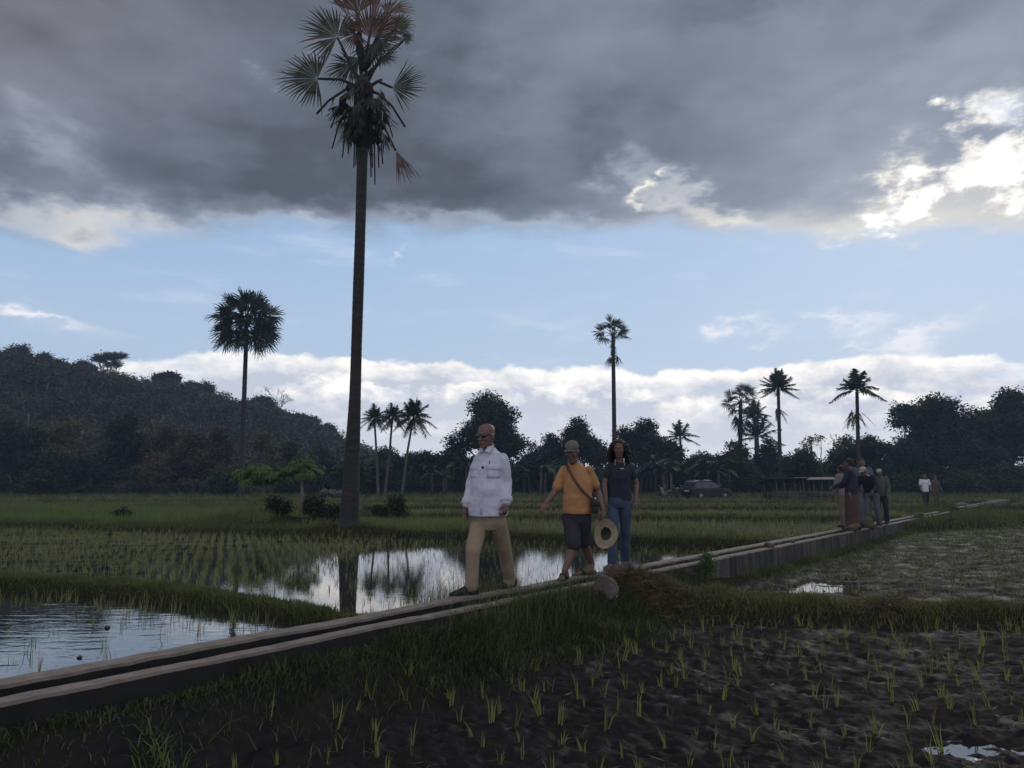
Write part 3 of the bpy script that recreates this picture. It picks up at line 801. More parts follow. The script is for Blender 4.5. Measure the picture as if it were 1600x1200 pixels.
# lush bright field and grassy plots
n = 60000; y = rng.uniform(24, 42, n); x = rng.uniform(-34, -7.6, n); k = (np.abs(x) / y < .8) & (y > palm_y(x) + .6)
sow(x[k], y[k], .33, .030, 2, seg=1, leanf=.25)
n = 9000; y = rng.uniform(20.5, 28.5, n); x = rng.uniform(-5, 0, n); sow(x, y, .26 * tufty(x, y, .8), .022, 2, seg=1, leanf=.25)
n = 26000; y = rng.uniform(41, 75, n); x = rng.uniform(-58, 45, n); k = (np.abs(x) / y < .8) & (ncoord(x, y) < N_FAR) & (pn(x * .07 + 3, y * .16) > .0)
sow(x[k], y[k], .35, .06, 2, seg=1, leanf=.25)
n = 42000; y = rng.uniform(66, 100, n); x = rng.uniform(-75, 75, n); k = np.abs(x) / y < .8
sow(x[k], y[k], .55, .09, 1 if False else 0, seg=1); k2 = rng.random(n) < .22; sow(x[k & k2], y[k & k2], .6, .09, 1, seg=1)
# right: grass round the far bund and rough tall grass beside the channel
n = 16000; y = rng.uniform(22, 40, n); x = rng.uniform(12, 32, n); nn = ncoord(x, y); k = (nn > N_NEAR + .1) & (y > 25.5 + (nn + 4.4) * .10)
sow(x[k], y[k], .28 * tufty(x[k], y[k], .6), .022, 0, seg=1); k2 = k & (rng.random(n) < .3); sow(x[k2], y[k2], .34, .02, 1, seg=1)
n = 5000; s_ = rng.uniform(36.5, 44.5, n); dn = rng.normal(0, .9, n); x = CD.x * s_ + CN.x * (-4.6 + dn); y = CD.y * s_ + CN.y * (-4.6 + dn); sow(x, y, .42, .03, 0, seg=1)
# low water weeds in the wet right-hand field
n = 42000; y = rng.uniform(10.5, 28, n); x = rng.uniform(1.5, 20, n); nn = ncoord(x, y)
wet_open = 1 - .9 * gauss(x, y, 4.4, 11.7, 1.4) - .9 * gauss(x, y, 8.9, 17.6, 1.5)
k = (nn > N_NEAR + .2) & (y > 10.5 - .18 * x) & (rng.random(n) < np.interp(y, [10, 14, 19, 26], [.35, .55, .9, 1.0]) * wet_open) & (np.abs(x) / y < .8) & (pn(x * .9, y * 1.4) > -.35)
sow(x[k], y[k], .09, .018, 0, seg=1, leanf=1.0)
tag(link('grass', grass.mesh('grass')), 'green grass on the earth banks and between the fields', 'grass', kind='stuff')

# ================================================================= TREES
def foliage(lobes, n_per, leaf, mat, spray=7, shell=.55, flat=.75):
    """leaf sprays through the volume of uneven lobes: (centre, radii, amount)"""
    Ps, Ds, Ns, Ls, Ws = [], [], [], [], []
    for c, rad, amt in lobes:
        k = int(n_per * amt); dirs = unit(k); rr = (rng.random(k) ** (1 - shell)) * .92 + .08 * rng.random(k)
        wob = 1 + .28 * pn(dirs[:, 0] * 2.3 + c[0], dirs[:, 2] * 2.3 + c[2]) + .2 * pn(dirs[:, 1] * 4 + c[1], dirs[:, 2] * 4)
        cen = np.array(c) + dirs * rr[:, None] * np.array(rad) * wob[:, None]
        cen = np.repeat(cen, spray, 0) + rng.normal(0, leaf * .75, (k * spray, 3)) * np.array([1, 1, .7])
        d = unit(k * spray); d[:, 2] = d[:, 2] * .6 - .12; d = norm(d)
        nn = norm(np.cross(d, unit(k * spray)))
        Ps.append(cen); Ds.append(d); Ns.append(nn)
        L_ = leaf * rng.uniform(.6, 1.3, k * spray); Ls.append(L_); Ws.append(L_ * flat * .62)
    V, F = cards(np.concatenate(Ps), np.concatenate(Ds), np.concatenate(Ns), np.concatenate(Ls), np.concatenate(Ws))
    return npmesh('crown', V, F, None, [mat])
def limbs(mb, base, lobes, r0, twigs=3, hfork=.35, lean=(0, 0)):
    fork = Vector(base) + Vector((lean[0], lean[1], hfork))
    mid = Vector(base).lerp(fork, .5) + Vector((random.gauss(0, .06) * hfork, random.gauss(0, .06) * hfork, 0))
    mb.tube([Vector(base) - Vector((0, 0, .4)), Vector(base), mid, fork], [r0 * 1.5, r0 * 1.2, r0 * .9, r0 * .75], 9)
    for c, rad, amt in lobes:
        c = Vector(c); q = fork.lerp(c, .5) + Vector((random.gauss(0, .1), random.gauss(0, .1), -.05)) * (c - fork).length * .4
        mb.tube([fork - Vector((0, 0, r0 * .5)), q, c], [r0 * .5, r0 * .3, r0 * .1], 6)
        for t in range(twigs):
            e_ = c + Vector((random.uniform(-1, 1) * rad[0], random.uniform(-1, 1) * rad[1], random.uniform(-.2, .9) * rad[2])) * .8
            mb.tube([q.lerp(c, random.random()), (q + e_) / 2 + Vector((0, 0, .1 * rad[2])), e_], [r0 * .2, r0 * .12, r0 * .04], 5)
def make_tree(name, label, cat, loc, H, W, kind='round', mat='leaf_dark', leaf=.34, dens=1.0, bark='bark', group=None, seed=0):
    """a tree with a broken crown: H tall, W wide"""
    random.seed(seed); t = thing(name, label, cat, loc, random.uniform(0, 6.28) if kind != 'fixed' else 0, group)
    lobes = []
    if kind == 'round':
        nl = 9
        for i in range(nl):
            a_ = 6.283 * i / nl + random.gauss(0, .3); q = random.uniform(.35, 1); zz = H * random.uniform(.42, .80)
            rr = W * random.uniform(.15, .24)
            lobes.append(((math.cos(a_) * W * .33 * q, math.sin(a_) * W * .33 * q, zz), (rr, rr, rr * .8), (rr / (W * .2)) ** 2))
        lobes.append(((random.gauss(0, .05) * W, 0, H * .86), (W * .2, W * .2, H * .15), 1.0))
        lobes.append(((0, 0, H * .6), (W * .3, W * .3, H * .22), 1.4))
    elif kind == 'tall':
        for i in range(8):
            a_ = random.uniform(0, 6.28); zz = H * (.30 + .62 * i / 8); w_ = W * .30 * (1.15 - i / 9)
            rr = W * random.uniform(.16, .26) * (1.1 - .05 * i)
            lobes.append(((math.cos(a_) * w_, math.sin(a_) * w_, zz), (rr, rr, rr * .8), 1.0))
    elif kind == 'bush':
        for i in range(6):
            a_ = random.uniform(0, 6.28); q = random.uniform(.1, .32) * W; rr = random.uniform(.2, .3) * W
            lobes.append(((math.cos(a_) * q, math.sin(a_) * q, H * random.uniform(.3, .65)), (rr, rr, H * .34), 1.0))
    elif kind == 'umbrella':
        for i in range(9):
            a_ = 6.283 * i / 9 + random.gauss(0, .3); q = random.uniform(.5, 1); rr = W * random.uniform(.13, .2)
            lobes.append(((math.cos(a_) * W * .34 * q, math.sin(a_) * W * .34 * q, H * random.uniform(.74, .9)), (rr, rr, rr * .5), .8))
    npl = 150 * dens * (W / 8) ** 1.0
    mb = MB(); limbs(mb, (0, 0, 0), lobes, max(.06, H * .022), twigs=3, hfork=H * (.28 if kind != 'bush' else .08), lean=(random.gauss(0, .03) * H, 0))
    mb.build('trunk', M[bark], t)
    link('crown', foliage(lobes, npl, leaf, M[mat]), t)
    return t
def make_bare(name, label, loc, H, W, seed, cat='tree', leafamt=.25, mat='leaf_olive', group=None, bark='bark'):
    """thin dry tree: branching twigs with only a little foliage"""
    random.seed(seed); t = thing(name, label, cat, loc, 0, group); mb = MB(); tips = []
    def grow(p, d, r_, ln, lev):
        e_ = p + d * ln; mb.tube([p, p.lerp(e_, .5) + Vector((random.gauss(0, .04), random.gauss(0, .04), 0)) * ln, e_], [r_, r_ * .85, r_ * .7], 5 if lev else 7)
        if lev >= 4: tips.append(e_); return
        for i in range(random.choice((2, 3, 3))):
            nd = (d + Vector((random.gauss(0, .5), random.gauss(0, .5), random.gauss(.12, .25)))).normalized()
            grow(e_, nd, r_ * .62, ln * random.uniform(.6, .85), lev + 1)
    grow(Vector((0, 0, -.3)), Vector((random.gauss(0, .08), 0, 1)).normalized(), H * .018, H * .30, 0)
    mb.build('trunk', M[bark], t)
    lobes = [(tuple(q), (W * .07, W * .07, W * .05), 1) for q in tips]
    link('crown', foliage(lobes, max(1, 9 * leafamt), .30, M[mat], spray=5), t)
    return t

M['bark_mid'] = plain('bark_mid', (.085, .075, .064), .9, bump=.5, bscale=14)
# ---------------------------------------------------------------- palms
def fan_blade(sp, hub, axis, nrm, rad, span, nseg, mat, droop=.15, fuse=.45, wob=.06):
    """a palmate blade: pleated segments joined near the hub, free and pointed outside"""
    hub, axis, nrm = np.array(hub, float), np.array(axis, float), np.array(nrm, float)
    axis /= np.linalg.norm(axis); nrm -= axis * nrm.dot(axis); nrm /= np.linalg.norm(nrm); side = np.cross(nrm, axis)
    a_ = np.radians(np.linspace(-span / 2, span / 2, nseg)); a_ = a_ + rng.normal(0, .012, nseg)
    da = math.radians(span / nseg) * .5
    Ln = rad * (1 - .22 * np.abs(a_ / math.radians(180)) ** 2) * rng.uniform(.86, 1.06, nseg)
    V, F4, F3 = [], [], []
    for i in range(nseg):
        if rng.random() < .08: continue
        def dirn(t): return axis * math.cos(t) + side * math.sin(t)
        pl = nrm * .035 * rad
        c0 = dirn(a_[i]); cl, cr = dirn(a_[i] - da * 1.02), dirn(a_[i] + da * 1.02)
        rf = Ln[i] * fuse; cup = nrm * (.10 * rad * abs(math.sin(a_[i])))
        tipdir = c0 + nrm * rng.normal(0, wob); dz = np.array([0, 0, -1.0])
        b0 = hub + c0 * .02 * rad
        p1, p2, pm = hub + cl * rf, hub + cr * rf, hub + c0 * rf + pl
        q1 = hub + c0 * Ln[i] * .78 + side * 0 + dz * droop * Ln[i] * .35 + nrm * rng.normal(0, wob * .4) * rad
        tip = hub + tipdir * Ln[i] + dz * droop * Ln[i] * rng.uniform(.6, 1.6)
        wv = np.cross(nrm, c0) * (rf * math.sin(da)) * .62
        k = len(V); V += [b0, p1, pm, p2, q1 - wv, q1 + wv, tip]
        # keep orientation: wv points toward p2 side
        F4 += [(k, k + 1, k + 2, k + 3)]
        if np.dot(p2 - p1, wv) < 0: V[k + 4], V[k + 5] = V[k + 5].copy(), V[k + 4].copy()
        F4 += [(k + 1, k + 4, k + 5, k + 3)]; F3 += [(k + 4, k + 6, k + 5)]
    sp.add(np.array(V), np.array(F4), np.array(F3), mat)
def feather(sp, base, axis, ln, droop, npair, lw, ll, mat, up=(0, 0, 1), twist=0.0):
    """a pinnate frond with leaflets down both sides of an arching rib"""
    base, axis = np.array(base, float), np.array(axis, float); axis /= np.linalg.norm(axis)
    t = np.linspace(0, 1, 9); pts = base + axis * (t * ln)[:, None] + np.array([0, 0, -1.0]) * (droop * ln * t ** 2.2)[:, None]
    side0 = np.cross(axis, [0, 0, 1.0]); side0 /= max(np.linalg.norm(side0), 1e-6)
    V, F = [], []
    w = .035 * ln * (1 - .8 * t)
    for i in range(8):
        k = len(V); V += [pts[i] - side0 * w[i] * .5, pts[i] + side0 * w[i] * .5, pts[i + 1] + side0 * w[i + 1] * .5, pts[i + 1] - side0 * w[i + 1] * .5]; F.append((k, k + 1, k + 2, k + 3))
    sp.add(np.array(V), np.array(F), None, mat)
    V, F3 = [], []
    for s_ in (-1, 1):
        for j in range(npair):
            u = .14 + .86 * (j + rng.random() * .5) / npair; p_ = np.array([np.interp(u, t, pts[:, q]) for q in range(3)])
            tg = np.array([np.interp(min(u + .08, 1), t, pts[:, q]) for q in range(3)]) - p_ if u < .93 else axis
            tg = tg / max(np.linalg.norm(tg), 1e-6)
            l_ = ll * math.sin(math.pi * min(.97, (.22 + .75 * u))) ** .6 * rng.uniform(.8, 1.1)
            d = side0 * s_ * .85 + tg * .55 + np.array([0, 0, rng.normal(-.28, .16)]); d /= np.linalg.norm(d)
            k = len(V); V += [p_ - tg * lw * .5, p_ + tg * lw * .5, p_ + d * l_ + np.array([0, 0, -.18 * l_])]; F3.append((k, k + 1, k + 2))
    sp.add(np.array(V), None, np.array(F3), mat)
def ringed_trunk(pts, rad, name, mat, parent, n=14, ring=.22, amp=.035):
    P = [Vector(p) for p in pts]; L_ = [0]
    for a_, b_ in zip(P[:-1], P[1:]): L_.append(L_[-1] + (b_ - a_).length)
    tot = L_[-1]; k = max(8, int(tot / ring * 2)); Q, Rr = [], []
    for i in range(k + 1):
        s_ = tot * i / k; q = Vector([float(np.interp(s_, L_, [p[c] for p in P])) for c in range(3)])
        # soften corners
        s1, s2 = max(0, s_ - tot * .05), min(tot, s_ + tot * .05)
        q1 = Vector([float(np.interp(s1, L_, [p[c] for p in P])) for c in range(3)]); q2 = Vector([float(np.interp(s2, L_, [p[c] for p in P])) for c in range(3)])
        Q.append((q * 2 + q1 + q2) / 4 if 0 < i < k else q)
        Rr.append(float(np.interp(s_, L_, rad)) * (1 + amp * (1 if i % 2 else -1) + random.gauss(0, amp * .35)))
    mb = MB(); mb.tube(Q, Rr, n, up=(0, 1, 0)); return mb.build(name, mat, parent)

def hero_palm():
    """the tall fan palm standing in the paddy, posed frond by frond as the photo shows it"""
    base = Vector((at(545, 838, PALM[1]).x, PALM[1], .22)); Y0 = PALM[1]
    t = thing('fan_palm', 'very tall fan palm with ragged crown standing at the edge of the near paddy', 'palm tree', base)
    A = lambda px, py, dy=0: at(px, py, Y0 + dy) - base
    px_m = lambda py: at(801, py, Y0).x - at(800, py, Y0).x
    tr = [(545, 846), (546, 815), (548, 760), (551, 700), (555, 620), (557, 540), (560, 450), (563, 360), (566, 250), (568, 190), (568, 120)]
    rr = [22, 15.5, 13, 11.4, 9.0, 8.4, 8.7, 8.3, 8.6, 9.5, 8.5]
    ringed_trunk([A(*q) for q in tr], [r_ * px_m(600) for r_ in rr], 'trunk', M['palm_bark'], t, 20, .17, .012)
    # root flare
    mb = MB()
    for i in range(26):
        a_ = 6.283 * i / 26 + random.gauss(0, .1); r_ = random.uniform(.45, .75)
        mb.tube([(math.cos(a_) * .2, math.sin(a_) * .2, random.uniform(.15, .4)), (math.cos(a_) * .40, math.sin(a_) * .40, .08), (math.cos(a_) * r_, math.sin(a_) * r_, -.08)], [.05, .05, .03], 5)
    mb.build('roots', M['palm_bark'], t)
    u = px_m(100)
    cr = A(568, 138)
    def frond(hx, hy, ang, rad, span, mat, dy=0.0, nz=.25, nx=0.0, nseg=30, root=(568, 140), sag=.0, droop=.08, fuse=.5, wob=.05):
        """hub pixel, direction of the blade's middle in degrees (0 right, 90 up), radius in pixels"""
        hub = A(hx, hy, dy); rt = A(*root); sp = Soup([M[mat]])
        ax = (math.cos(R(ang)), .25 * (1 if dy > 0 else -1) * (abs(dy) > .2), math.sin(R(ang)))
        fan_blade(sp, hub, ax, (nx, -1, nz), rad * u, span, nseg, 0, droop, fuse, wob)
        o = link('frond', sp.mesh('frond'), t)
        m_ = MB(); mid = (Vector(hub) + rt) / 2 + Vector((0, 0, sag * u)); m_.tube([rt, rt.lerp(mid, .55) , mid, Vector(hub).lerp(mid, .3), Vector(hub)], [.060, .045, .038, .034, .028], 6)
        link('petiole', m_.mesh('petiole', M['palm_bark']), o)
        return o
    frond(527, 58, 140, 62, 215, 'frond_lit', -.3, .2, .3, 34)
    frond(496, 123, 178, 66, 200, 'frond_lit', -.4, .3, .4, 34, sag=8, wob=.07)
    frond(549, 101, 205, 46, 190, 'frond_lit', .1, .3, .2, 26)
    frond(613, 137, 2, 56, 130, 'frond_lit', -.3, .2, -.5, 24, sag=12, droop=.05)
    frond(577, 58, 72, 66, 150, 'frond_dry', -.2, .1, 0, 30, root=(568, 110))
    frond(600, 42, 60, 48, 210, 'frond_dry', .3, .1, -.2, 30, root=(568, 110))
    frond(590, 62, 320, 44, 150, 'frond_lit', -.35, .3, -.1, 26, root=(568, 110))
    frond(557, 52, 215, 36, 200, 'frond_dry', -.15, .3, .2, 24, root=(566, 100))
    frond(560, 20, 100, 60, 120, 'frond_dry', .2, .0, .1, 26, root=(568, 100))
    frond(548, 30, 118, 74, 26, 'frond_dry', -.1, .1, 0, 9, root=(566, 110), fuse=.8)
    frond(556, 8, 104, 60, 18, 'frond_dry', -.1, .1, 0, 7, root=(566, 110), fuse=.85)
    frond(582, 30, 84, 60, 26, 'frond_dry', .1, .1, 0, 8, root=(568, 110), fuse=.8)
    frond(620, 40, 28, 34, 170, 'frond', .2, .2, -.3, 24, root=(570, 110))
    frond(606, 20, 55, 50, 130, 'frond_dry', .5, .2, -.3, 22, root=(570, 100))
    frond(596, 88, 335, 30, 120, 'frond', -.4, .5, 0, 18)
    frond(560, 90, 250, 38, 160, 'frond', .7, .4, 0, 20)
    frond(578, 70, 300, 42, 180, 'frond', .9, .4, 0, 22)
    frond(634, 60, 40, 16, 260, 'frond_dead', .1, .2, 0, 16, root=(572, 118))
    # fronds gone dry and folded down round the trunk, with bare stalks
    def stalk(pts, r_, name='stalk', mat='frond_dead', dy=0):
        m_ = MB(); m_.tube([A(px, py, dy) for px, py in pts], [r_, r_ * .9] + [r_ * .7] * (len(pts) - 2), 5); return m_.build(name, M[mat], t)
    stalk([(566, 138), (540, 140), (513, 158), (495, 178)], .045)
    stalk([(570, 138), (590, 146), (612, 165), (633, 198)], .045, dy=-.2)
    stalk([(572, 140), (588, 128), (597, 124)], .05)
    stalk([(574, 118), (590, 100), (620, 70)], .05)
    stalk([(574, 150), (594, 185), (612, 222), (618, 235)], .04, dy=-.2)
    sp = Soup([M['frond_dry']]); fan_blade(sp, A(619, 236, -.2), (.40, 0, -.9), (.3, -1, 0), 58 * u, 44, 22, 0, .0, .5, .16); fan_blade(sp, A(618, 230, -.2), (.36, .2, -.9), (.9, -.4, 0), 60 * u, 34, 14, 0, .0, .5, .14)
    link('frond', sp.mesh('frond'), t)
    sp = Soup([M['frond_dead']])
    for i in range(46):
        a_ = rng.uniform(0, 6.283); q = rng.uniform(.25, .75); z0 = rng.uniform(136, 215)
        hub = A(568, z0) + Vector((math.cos(a_) * q, math.sin(a_) * q, 0))
        fan_blade(sp, hub, (math.cos(a_) * .35, math.sin(a_) * .35, -1), (math.cos(a_), math.sin(a_), .2), rng.uniform(16, 40) * u, rng.uniform(30, 110), 9, 0, .0, .5, .14)
    for i in range(16):
        hub = A(rng.uniform(536, 598), rng.uniform(150, 200), rng.uniform(-.5, .5))
        fan_blade(sp, hub, (rng.normal(0, .3) + (hub.x - cr.x) * .8, rng.normal(0, .2), -1), unit(1)[0], rng.uniform(28, 46) * u, 40, 7, 0, .0, .3, .2)
    link('dead_skirt', sp.mesh('dead_skirt'), t)
    m_ = MB()
    for i in range(60):                                    # cut boots and fruit round the crown shaft
        a_ = rng.uniform(0, 6.283); z0 = rng.uniform(138, 225); q = .22 + .42 * math.sin(math.pi * min(1, (z0 - 120) / 110)) * rng.uniform(.55, 1.0)
        c = A(568, z0) + Vector((math.cos(a_) * q, math.sin(a_) * q, 0)); rr_ = rng.uniform(.05, .10)
        m_.ell(c, ((rr_, 0, 0), (0, rr_, 0), (0, 0, rr_ * 1.4)), 7, 5)
    m_.caps(A(568, 140), A(567, 225), .28, .20); m_.fused('fruit_cluster', M['palm_dark'], .035, t, 1)
    for k, (x0, x1, y1) in enumerate([(540, 519, 232), (545, 535, 246), (550, 544, 240), (556, 553, 262), (560, 556, 258), (580, 582, 262), (584, 586, 288), (577, 580, 276), (592, 598, 256), (588, 592, 262), (535, 517, 200), (596, 614, 215)]):
        stalk([(x0 + 4, 170), ((x0 + x1) / 2, (170 + y1) / 2 - 8), (x1, y1)], .026, dy=rng.uniform(-.4, .4))
    return t
M['palm_dark'] = plain('palm_dark', (.010, .009, .010), .9, var=.5, scale=8)
hero_palm()

def fan_palm(label, px, base_py, Y, crown_px, crown_py, rad_px, n=34, z0=.2, trunk_px=5, hang=6, mat='frond', sphere=True, skirt=None, group='fan palms among the fields', bend=0.0, blade=.40, name='fan_palm'):
    base = Vector((at(px, base_py, Y).x, Y, z0)); t = thing(name, label, 'palm tree', base, 0, group)
    A = lambda x, y: at(x, y, Y) - base
    c = A(crown_px, crown_py); u = at(801, 600, Y).x - at(800, 600, Y).x; Rm = rad_px * u
    mid = A((px + crown_px) / 2 + bend, (base_py + crown_py) / 2)
    tb = trunk_px * u
    ringed_trunk([Vector((0, 0, -.3)), A(px + (crown_px - px) * .1, base_py - (base_py - crown_py) * .12), mid, A(crown_px, crown_py + rad_px * .3), c], [tb * .7, tb * .5, tb * .42, tb * .36, tb * .36], 'trunk', M['palm_bark'], t, 9, .5, .02)
    for i in range(n):
        k = (i + .5) / n
        lo = -.85 if sphere else -.15
        z = lo + (1 - lo) * k; a_ = i * 2.39996 + rng.normal(0, .15); rh = math.sqrt(max(0, 1 - z * z))
        d = np.array([math.cos(a_) * rh, math.sin(a_) * rh, z]); q = rng.uniform(.50, .66) if rng.random() < .78 else rng.uniform(.25, .5)
        hub = np.array(c) + d * Rm * q
        sp = Soup([M[mat]])
        nrm = np.array([-d[0] * d[2], -d[1] * d[2], 1 - d[2] ** 2 + .15]) * .6 + unit(1)[0] * .9
        fan_blade(sp, hub, d + np.array([0, 0, -.12]), nrm, Rm * blade * rng.uniform(.9, 1.15), rng.uniform(190, 250), 20, 0, .12, .5, .10)
        sp2 = MB(); sp2.tube([c, Vector(c).lerp(Vector(hub), .5) + Vector((0, 0, .06 * Rm)), Vector(hub)], [.05, .04, .03], 4)
        V = np.array([list(v) for v in sp2.v]); sp.add(V, np.array([f for f in sp2.f if len(f) == 4]), None, 0)
        link('frond', sp.mesh('frond'), t)
    if skirt:
        sp = Soup([M['frond_dead']])
        for x_, y_, r_ in skirt:
            for j in range(5):
                fan_blade(sp, A(x_ + rng.normal(0, 1.5), y_ + rng.normal(0, 1.5)), (rng.normal(0, .25), rng.normal(0, .25), -1), unit(1)[0], r_ * u, 70, 9, 0, .1, .4, .15)
        link('dead_skirt', sp.mesh('dead_skirt'), t)
    return t
def feather_palm(name, label, px, base_py, Y, cx, cy, rad_px, n=16, z0=.2, trunk_px=4, droop=.35, stiff=.2, bark='bark_mid', group=None, mat='frond', bend=0.0, lowest=-.25, skirt=None, lw=.055, ll=.30):
    base = Vector((at(px, base_py, Y).x, Y, z0)); t = thing(name, label, 'palm tree', base, 0, group)
    A = lambda x, y: at(x, y, Y) - base
    c = A(cx, cy); u = at(801, 600, Y).x - at(800, 600, Y).x; Rm = rad_px * u; tb = trunk_px * u * .72
    ringed_trunk([Vector((0, 0, -.3)), A((px + cx) / 2 + bend, (base_py + cy) / 2), c], [tb * .75, tb * .5, tb * .42], 'trunk', M[bark], t, 8, .5, .015)
    for i in range(n):
        k = (i + .5) / n; el_ = math.asin(lowest) + (1.45 - math.asin(lowest)) * k; z = math.sin(el_); a_ = i * 2.39996 + rng.normal(0, .2); rh = math.cos(el_)
        sp = Soup([M[mat]])
        feather(sp, c, (math.cos(a_) * rh, math.sin(a_) * rh, z + stiff * rh), Rm * rng.uniform(.9, 1.15), droop * rng.uniform(.7, 1.2) * (rh + .1), 24, Rm * lw, Rm * ll, 0)
        link('frond', sp.mesh('frond'), t)
    if skirt:
        sp = Soup([M['frond_dead']])
        for x_, y_, r_ in skirt:
            for j in range(6):
                feather(sp, A(x_ + rng.normal(0, 2), y_ - r_ * .6), (rng.normal(0, .55), rng.normal(0, .55), -.7), r_ * u * rng.uniform(.8, 1.2), .4, 16, .10, r_ * u * .26, 0)
        link('dead_skirt', sp.mesh('dead_skirt'), t)
    return t

fan_palm('tall fan palm with a full round crown in front of the wooded hill', 376, 783, 72, 385, 505, 60, n=64, trunk_px=9, blade=.45)
fan_palm('slender tall fan palm with a small tufted crown above the heads of the walkers', 961, 772, 88, 958, 524, 33, n=13, trunk_px=8, sphere=False, skirt=[(958, 536, 12), (958, 545, 14), (963, 556, 18), (954, 558, 16)], blade=.5)
fan_palm('fan palm with drooping lower fronds left of its two taller neighbours', 1156, 768, 96, 1157, 628, 30, n=22, trunk_px=8, skirt=[(1157, 655, 22), (1150, 650, 16), (1165, 655, 20), (1157, 665, 20)], blade=.5)
feather_palm('feather_palm', 'palm with spiky upright crown between the drooping palm and the spreading palm', 1220, 768, 92, 1216, 607, 31, n=34, trunk_px=8, droop=.2, stiff=.1, bark='palm_bark', lowest=-.35, skirt=[(1218, 650, 18), (1213, 648, 16)], group='palms above the right hand trees')
feather_palm('feather_palm', 'palm with five spreading arms above the standing group at right', 1343, 800, 75, 1339, 612, 42, n=13, trunk_px=9, droop=.55, stiff=.25, bark='palm_bark', lowest=-.12, skirt=[(1332, 655, 24), (1342, 655, 22), (1337, 660, 18)], group='palms above the right hand trees', lw=.07, ll=.32)
feather_palm('coconut_palm', 'short dark palm half hidden beside the drooping fan palm', 1182, 768, 100, 1180, 650, 28, n=20, trunk_px=6, droop=.5, group='coconut palms along the tree line')
feather_palm('coconut_palm', 'low coconut palm with long arching fronds among the right hand trees', 1186, 775, 96, 1184, 684, 40, n=13, trunk_px=6, droop=.3, group='coconut palms along the tree line')
feather_palm('coconut_palm', 'coconut palm rising at the right end of the middle trees', 1066, 772, 98, 1063, 684, 30, n=16, trunk_px=5, droop=.45, group='coconut palms along the tree line')
feather_palm('coconut_palm', 'leftmost of the three slender coconut palms right of the tall trunk', 592, 772, 74, 585, 654, 24, n=30, lowest=-.7, ll=.36, trunk_px=5, droop=.42, group='three slender coconut palms')
feather_palm('coconut_palm', 'middle one of the three slender coconut palms, its trunk leaning right', 600, 772, 76, 613, 652, 25, n=30, lowest=-.7, ll=.36, trunk_px=5, droop=.48, group='three slender coconut palms', bend=2)
feather_palm('coconut_palm', 'largest and rightmost of the three slender coconut palms', 627, 772, 72, 646, 652, 34, n=30, lowest=-.7, ll=.36, trunk_px=5, droop=.42, group='three slender coconut palms', bend=-1)
M['banana_stem'] = plain('banana_stem', (.07, .065, .05), .8, stretch=(1, 1, .2))
# banana plants: broad arching leaves from a short stem
def banana(label, px, Y, H, seed, group='banana plants under the trees'):
    random.seed(seed); base = Vector((at(px, 770, Y).x, Y, .3)); t = thing('banana_plant', label, 'banana plant', base, 0, group)
    mb = MB()
    for i in range(3):
        x0, y0 = random.gauss(0, .6), random.gauss(0, .6); mb.tube([(x0, y0, -.2), (x0 + random.gauss(0, .12), y0, H * .5)], [.16, .11], 7)
    mb.build('stem', M['banana_stem'], t)
    sp = Soup([M['banana_leaf']])
    for i in range(20):
        a_ = random.uniform(0, 6.28); ln = H * random.uniform(.45, .7); z = random.uniform(.3, 1.4)
        bx = np.array([random.gauss(0, .5), random.gauss(0, .5), H * random.uniform(.38, .55)])
        ax = np.array([math.cos(a_), math.sin(a_), z]); ax /= np.linalg.norm(ax); sd_ = np.cross(ax, [0, 0, 1.0]); sd_ /= np.linalg.norm(sd_)
        tt = np.linspace(0, 1, 7); P = bx + ax * (tt * ln)[:, None] + np.array([0, 0, -1.0]) * (ln * .55 * tt ** 2)[:, None]
        w = .32 * np.sin(np.pi * np.clip(tt * .92 + .06, 0, 1)) ** .6
        V = np.concatenate([P - sd_ * w[:, None] + [0, 0, .06], P, P + sd_ * w[:, None] + [0, 0, .06]]); F4 = []
        for k in range(6):
            F4 += [(k, k + 1, 7 + k + 1, 7 + k), (7 + k, 7 + k + 1, 14 + k + 1, 14 + k)]
        sp.add(V, np.array(F4), None, 0)
    link('leaves', sp.mesh('leaves'), t)
ban_px = [690, 712, 735, 832, 850, 868, 1002, 1018, 1030, 1046, 1060, 1078, 1092, 1108, 1120, 662, 1132]
for i, q in enumerate(ban_px):
    banana(['banana plant in the dark clump behind the man in white', 'banana plant between the walking men, under the trees', 'banana plant behind the woman, left of the parked car', 'banana plant in the clump behind the parked car'][0 if q < 800 else 1 if q < 900 else 2 if q < 1060 else 3], q, 84 + (i * 7) % 9, 5.2 + (i % 3) * .8, 100 + i)

# ---------------------------------------------------------------- broadleaf trees of the tree line
def T(name, label, px, Y, top_py, W_px, kind='round', mat='leaf_dark', leaf=.34, dens=1.0, z0=.3, seed=0, group='trees along the far edge of the fields', bark='bark'):
    b = at(px, 770, Y); H = at(px, top_py, Y).z - z0; W = W_px * (at(801, 700, Y).x - at(800, 700, Y).x)
    return make_tree(name, label, 'tree', (b.x, Y, z0), H, W, kind, mat, leaf, dens, bark, group, seed)
T('broad_tree', 'big leafy tree with open right side rising behind the man in white', 762, 92, 614, 150, dens=1.7, leaf=.36, seed=21)
make_bare('twiggy_tree', 'thin twiggy tree showing sky through it beside the big leafy tree', (at(800, 770, 95).x, 95, .3), 9.5, 7, 5, leafamt=.5, mat='leaf_dark')
T('broad_tree', 'dark rounded tree with peaked top behind the man in yellow', 915, 96, 652, 84, dens=1.7, seed=22)
T('broad_tree', 'low dark tree left of the peaked one behind the man in yellow', 866, 98, 676, 66, dens=1.6, seed=23)
T('broad_tree', 'wide dark tree behind and right of the woman', 1010, 94, 654, 104, dens=1.9, seed=24)
